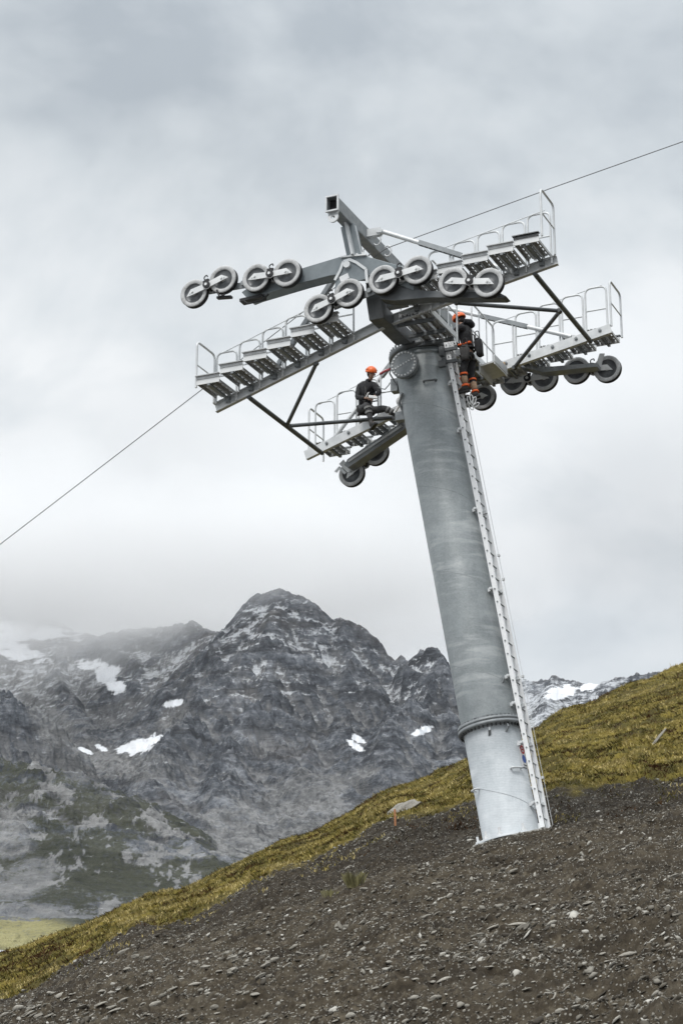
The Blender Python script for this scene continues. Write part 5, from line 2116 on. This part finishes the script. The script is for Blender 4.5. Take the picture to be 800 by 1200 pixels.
    col = mixc(nt, math_n(nt, 'MULTIPLY', ramp(nt, at('steep'), [(0.45, 0.45), (0.66, 0.0)]), math_n(nt, 'SUBTRACT', 1.0, at('turf'), True)), col, (0.29, 0.29, 0.288))
    mp3 = N(nt, 'ShaderNodeMapping')
    mp3.inputs['Rotation'].default_value = (R(10), R(42), 0)
    mp3.inputs['Scale'].default_value = (0.03, 0.03, 0.13)
    nt.links.new(Pn, mp3.inputs[0])
    n6 = noise_tex(nt, 1.0, 8, 0.72, mp3.outputs[0], 0.3)
    sv = math_n(nt, 'ADD', math_n(nt, 'MULTIPLY', n6, 0.6), math_n(nt, 'MULTIPLY', n5, 0.4))
    sv = math_n(nt, 'ADD', math_n(nt, 'SUBTRACT', sv, 0.5), math_n(nt, 'MULTIPLY', at('dust'), 0.335))
    col = mixc(nt, math_n(nt, 'MULTIPLY', ramp(nt, sv, [(0.10, 0.0), (0.20, 1.0)]), 0.72), col, (0.72, 0.745, 0.78))
    fz = math_n(nt, 'ADD', at('snow'), math_n(nt, 'MULTIPLY', math_n(nt, 'MULTIPLY', math_n(nt, 'SUBTRACT', n6, 0.5), 3.4), math_n(nt, 'MULTIPLY', at('snow'), 5.0, True)))
    col = mixc(nt, ramp(nt, fz, [(0.36, 0.0), (0.74, 1.0)]), col, (0.74, 0.76, 0.79))
    nt.links.new(col, b.inputs['Base Color'])
    b.inputs['Roughness'].default_value = 0.95
    b.inputs['Specular IOR Level'].default_value = 0.1
    hsum = math_n(nt, 'ADD', n2, math_n(nt, 'ADD', math_n(nt, 'MULTIPLY', n3, 1.2), n4))
    hsum = math_n(nt, 'MULTIPLY', hsum, math_n(nt, 'SUBTRACT', 1.0, ramp(nt, fz, [(0.42, 0.0), (0.58, 0.85)])))
    bump(nt, b, hsum, 0.8, 12.0)
    o = np_mesh('mountains', Vv, F, m, False, {'cav': (cav * 0.5 + 0.5).ravel(), 'steep': slope.ravel(), 'dust': pot.ravel(), 'snow': snow.ravel(), 'scree': scree.ravel(), 'turf': grass.ravel(), 'sunlit_grass': lit.ravel()})
    o['kind'] = 'structure'


build_mountains()

# ------------------------------------------------------------------ sky and light
SUN_EL, SUN_ROT = R(52), R(205)      # behind the camera, to the left
w = bpy.data.worlds.new('World')
scn.world = w
w.use_nodes = True
nt = w.node_tree
bg = nt.nodes['Background']
sky = N(nt, 'ShaderNodeTexSky')
sky.sky_type = 'NISHITA'
sky.sun_disc = False
sky.sun_elevation = SUN_EL
sky.sun_rotation = SUN_ROT
tc = N(nt, 'ShaderNodeTexCoord')
Dv = tc.outputs['Generated']
sx = N(nt, 'ShaderNodeSeparateXYZ')
nt.links.new(Dv, sx.inputs[0])
mp = N(nt, 'ShaderNodeMapping')
mp.inputs['Location'].default_value = (0.35, 0.0, 0.0)
mp.inputs['Scale'].default_value = (2.6, 2.6, 3.8)
nt.links.new(Dv, mp.inputs[0])
c1 = noise_tex(nt, 1.7, 6, 0.55, mp.outputs[0], 0.35)
c2 = noise_tex(nt, 5.0, 5, 0.5, mp.outputs[0], 0.2)
cl = math_n(nt, 'ADD', math_n(nt, 'MULTIPLY', c1, 0.75), math_n(nt, 'MULTIPLY', c2, 0.25))
cloud = ramp(nt, cl, [(0.36, (4.95, 5.35, 5.72)), (0.47, (6.62, 6.97, 7.2)), (0.58, (8.1, 8.27, 8.38))])
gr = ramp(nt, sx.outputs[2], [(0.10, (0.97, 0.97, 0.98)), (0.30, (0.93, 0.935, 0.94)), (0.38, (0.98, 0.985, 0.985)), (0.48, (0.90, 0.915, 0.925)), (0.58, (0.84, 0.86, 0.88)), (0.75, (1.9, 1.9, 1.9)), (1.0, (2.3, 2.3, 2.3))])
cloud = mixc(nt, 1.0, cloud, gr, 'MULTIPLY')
wob = noise_tex(nt, 6.0, 5, 0.55, Dv)
for (bx, by), wd, amt in (((60, 610), 0.075, 0.80), ((215, 660), 0.045, 0.88), ((735, 640), 0.075, 0.83), ((560, 720), 0.05, 0.92), ((60, 110), 0.16, 0.90), ((560, 90), 0.12, 0.92), ((420, 560), 0.09, 1.05), ((120, 520), 0.08, 0.93), ((640, 430), 0.09, 1.04)):
    dvec = Vector((tan_az(bx, by), 1, tan_el(by))).normalized()
    dp = N(nt, 'ShaderNodeVectorMath', operation='DISTANCE')
    nt.links.new(Dv, dp.inputs[0])
    dp.inputs[1].default_value = dvec
    q = math_n(nt, 'ADD', math_n(nt, 'DIVIDE', dp.outputs['Value'], wd), math_n(nt, 'MULTIPLY', math_n(nt, 'SUBTRACT', wob, 0.5), 2.6))
    cloud = mixc(nt, ramp(nt, q, [(0.0, 1.0), (1.0, 0.0)], 'EASE'), cloud, mixc(nt, 1.0, cloud, (amt, amt * 1.005, amt * 1.01), 'MULTIPLY'))
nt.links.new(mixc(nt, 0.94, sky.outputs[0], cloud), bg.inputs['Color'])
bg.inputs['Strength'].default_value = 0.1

sd = bpy.data.lights.new('sun', 'SUN')
sd.energy = 1.5
sd.angle = R(18)
sd.color = (1.0, 0.965, 0.92)
so = bpy.data.objects.new('sun', sd)
COL.objects.link(so)
dirv = Vector((math.sin(SUN_ROT) * math.cos(SUN_EL), math.cos(SUN_ROT) * math.cos(SUN_EL), math.sin(SUN_EL)))
so.rotation_euler = dirv.to_track_quat('Z', 'Y').to_euler()


# ------------------------------------------------------------------ air: even haze, and the cloud hanging on the peaks
def volume_mat(name):
    m = bpy.data.materials.new(name)
    m.use_nodes = True
    nt = m.node_tree
    nt.nodes.remove(nt.nodes['Principled BSDF'])
    v = N(nt, 'ShaderNodeVolumePrincipled')
    nt.links.new(v.outputs[0], nt.nodes['Material Output'].inputs['Volume'])
    return m, nt, v


m, nt, v = volume_mat('air')
v.inputs['Color'].default_value = (0.90, 0.94, 1.0, 1)
v.inputs['Density'].default_value = 0.000022
v.inputs['Anisotropy'].default_value = 0.2
mb = MB()
mb.box((0, 1850, 420), (3600, 3900, 1100))
o = mb.build('haze', m)
o['kind'] = 'stuff'

m, nt, v = volume_mat('cloud')
v.inputs['Color'].default_value = (1, 1, 1, 1)
tc = N(nt, 'ShaderNodeTexCoord')
sx = N(nt, 'ShaderNodeSeparateXYZ')
nt.links.new(tc.outputs['Object'], sx.inputs[0])
mpv = N(nt, 'ShaderNodeMapping')
mpv.inputs['Scale'].default_value = (0.0042, 0.0042, 0.0075)
nt.links.new(tc.outputs['Object'], mpv.inputs[0])
nv = noise_tex(nt, 1.0, 5, 0.58, mpv.outputs[0], 0.5)
# height above the ragged cloud base
hb = math_n(nt, 'SUBTRACT', sx.outputs[2], math_n(nt, 'ADD', math_n(nt, 'ADD', math_n(nt, 'MULTIPLY', sx.outputs[1], 0.20), math_n(nt, 'MULTIPLY', sx.outputs[0], -0.05)), 122.0))
hraw = math_n(nt, 'DIVIDE', hb, 130.0)
hb = math_n(nt, 'ADD', math_n(nt, 'DIVIDE', hb, 130.0), math_n(nt, 'MULTIPLY', math_n(nt, 'SUBTRACT', nv, 0.5), 3.2))
dn = ramp(nt, hb, [(0.0, 0.0), (0.45, 0.25), (1.0, 1.0)])
topf = ramp(nt, math_n(nt, 'DIVIDE', math_n(nt, 'SUBTRACT', 2.0, math_n(nt, 'ADD', hraw, math_n(nt, 'MULTIPLY', math_n(nt, 'SUBTRACT', nv, 0.5), 2.0))), 1.5), [(0.0, 0.0), (1.0, 1.0)], 'EASE')
front = ramp(nt, math_n(nt, 'DIVIDE', math_n(nt, 'SUBTRACT', sx.outputs[1], 1960.0), 130.0), [(0.0, 0.0), (1.0, 1.0)], 'EASE')
topf = math_n(nt, 'MULTIPLY', topf, front)
dn = math_n(nt, 'MULTIPLY', dn, topf)
edge = math_n(nt, 'SUBTRACT', 1.0, math_n(nt, 'ABSOLUTE', math_n(nt, 'DIVIDE', math_n(nt, 'ADD', sx.outputs[0], 480.0), 740.0)), True)
edge = ramp(nt, edge, [(0.0, 0.0), (0.30, 1.0)])
nt.links.new(math_n(nt, 'MULTIPLY', math_n(nt, 'MULTIPLY', dn, edge), 0.015), v.inputs['Density'])
bm = bmesh.new()
bmesh.ops.create_icosphere(bm, subdivisions=4, radius=1)
for q in bm.verts:
    k = q.co.copy()
    r_ = 1 + 0.12 * mnoise.noise(k * 2.5)
    q.co = Vector((-480 + k.x * 740 * r_, 2300 + k.y * 560 * r_, 705 + k.z * 125 * r_))
me = bpy.data.meshes.new('cloud')
bm.to_mesh(me)
bm.free()
me.materials.append(m)
o = bpy.data.objects.new('cloud', me)
COL.objects.link(o)
tag(o, 'grey cloud bank hanging on the mountain summits at the left', 'cloud', kind='stuff')


scn.view_settings.view_transform = 'Standard'
scn.view_settings.look = 'None'
scn.view_settings.exposure = 0.24
scn.view_settings.gamma = 1.0
scn.view_settings.use_curve_mapping = False
scn.render.engine = 'CYCLES'
scn.cycles.max_bounces = 12
scn.cycles.diffuse_bounces = 4
scn.cycles.volume_bounces = 10
scn.cycles.use_denoising = True
scn.cycles.denoising_prefilter = 'ACCURATE'
scn.cycles.volume_step_rate = 2.0
scn.cycles.volume_max_steps = 128
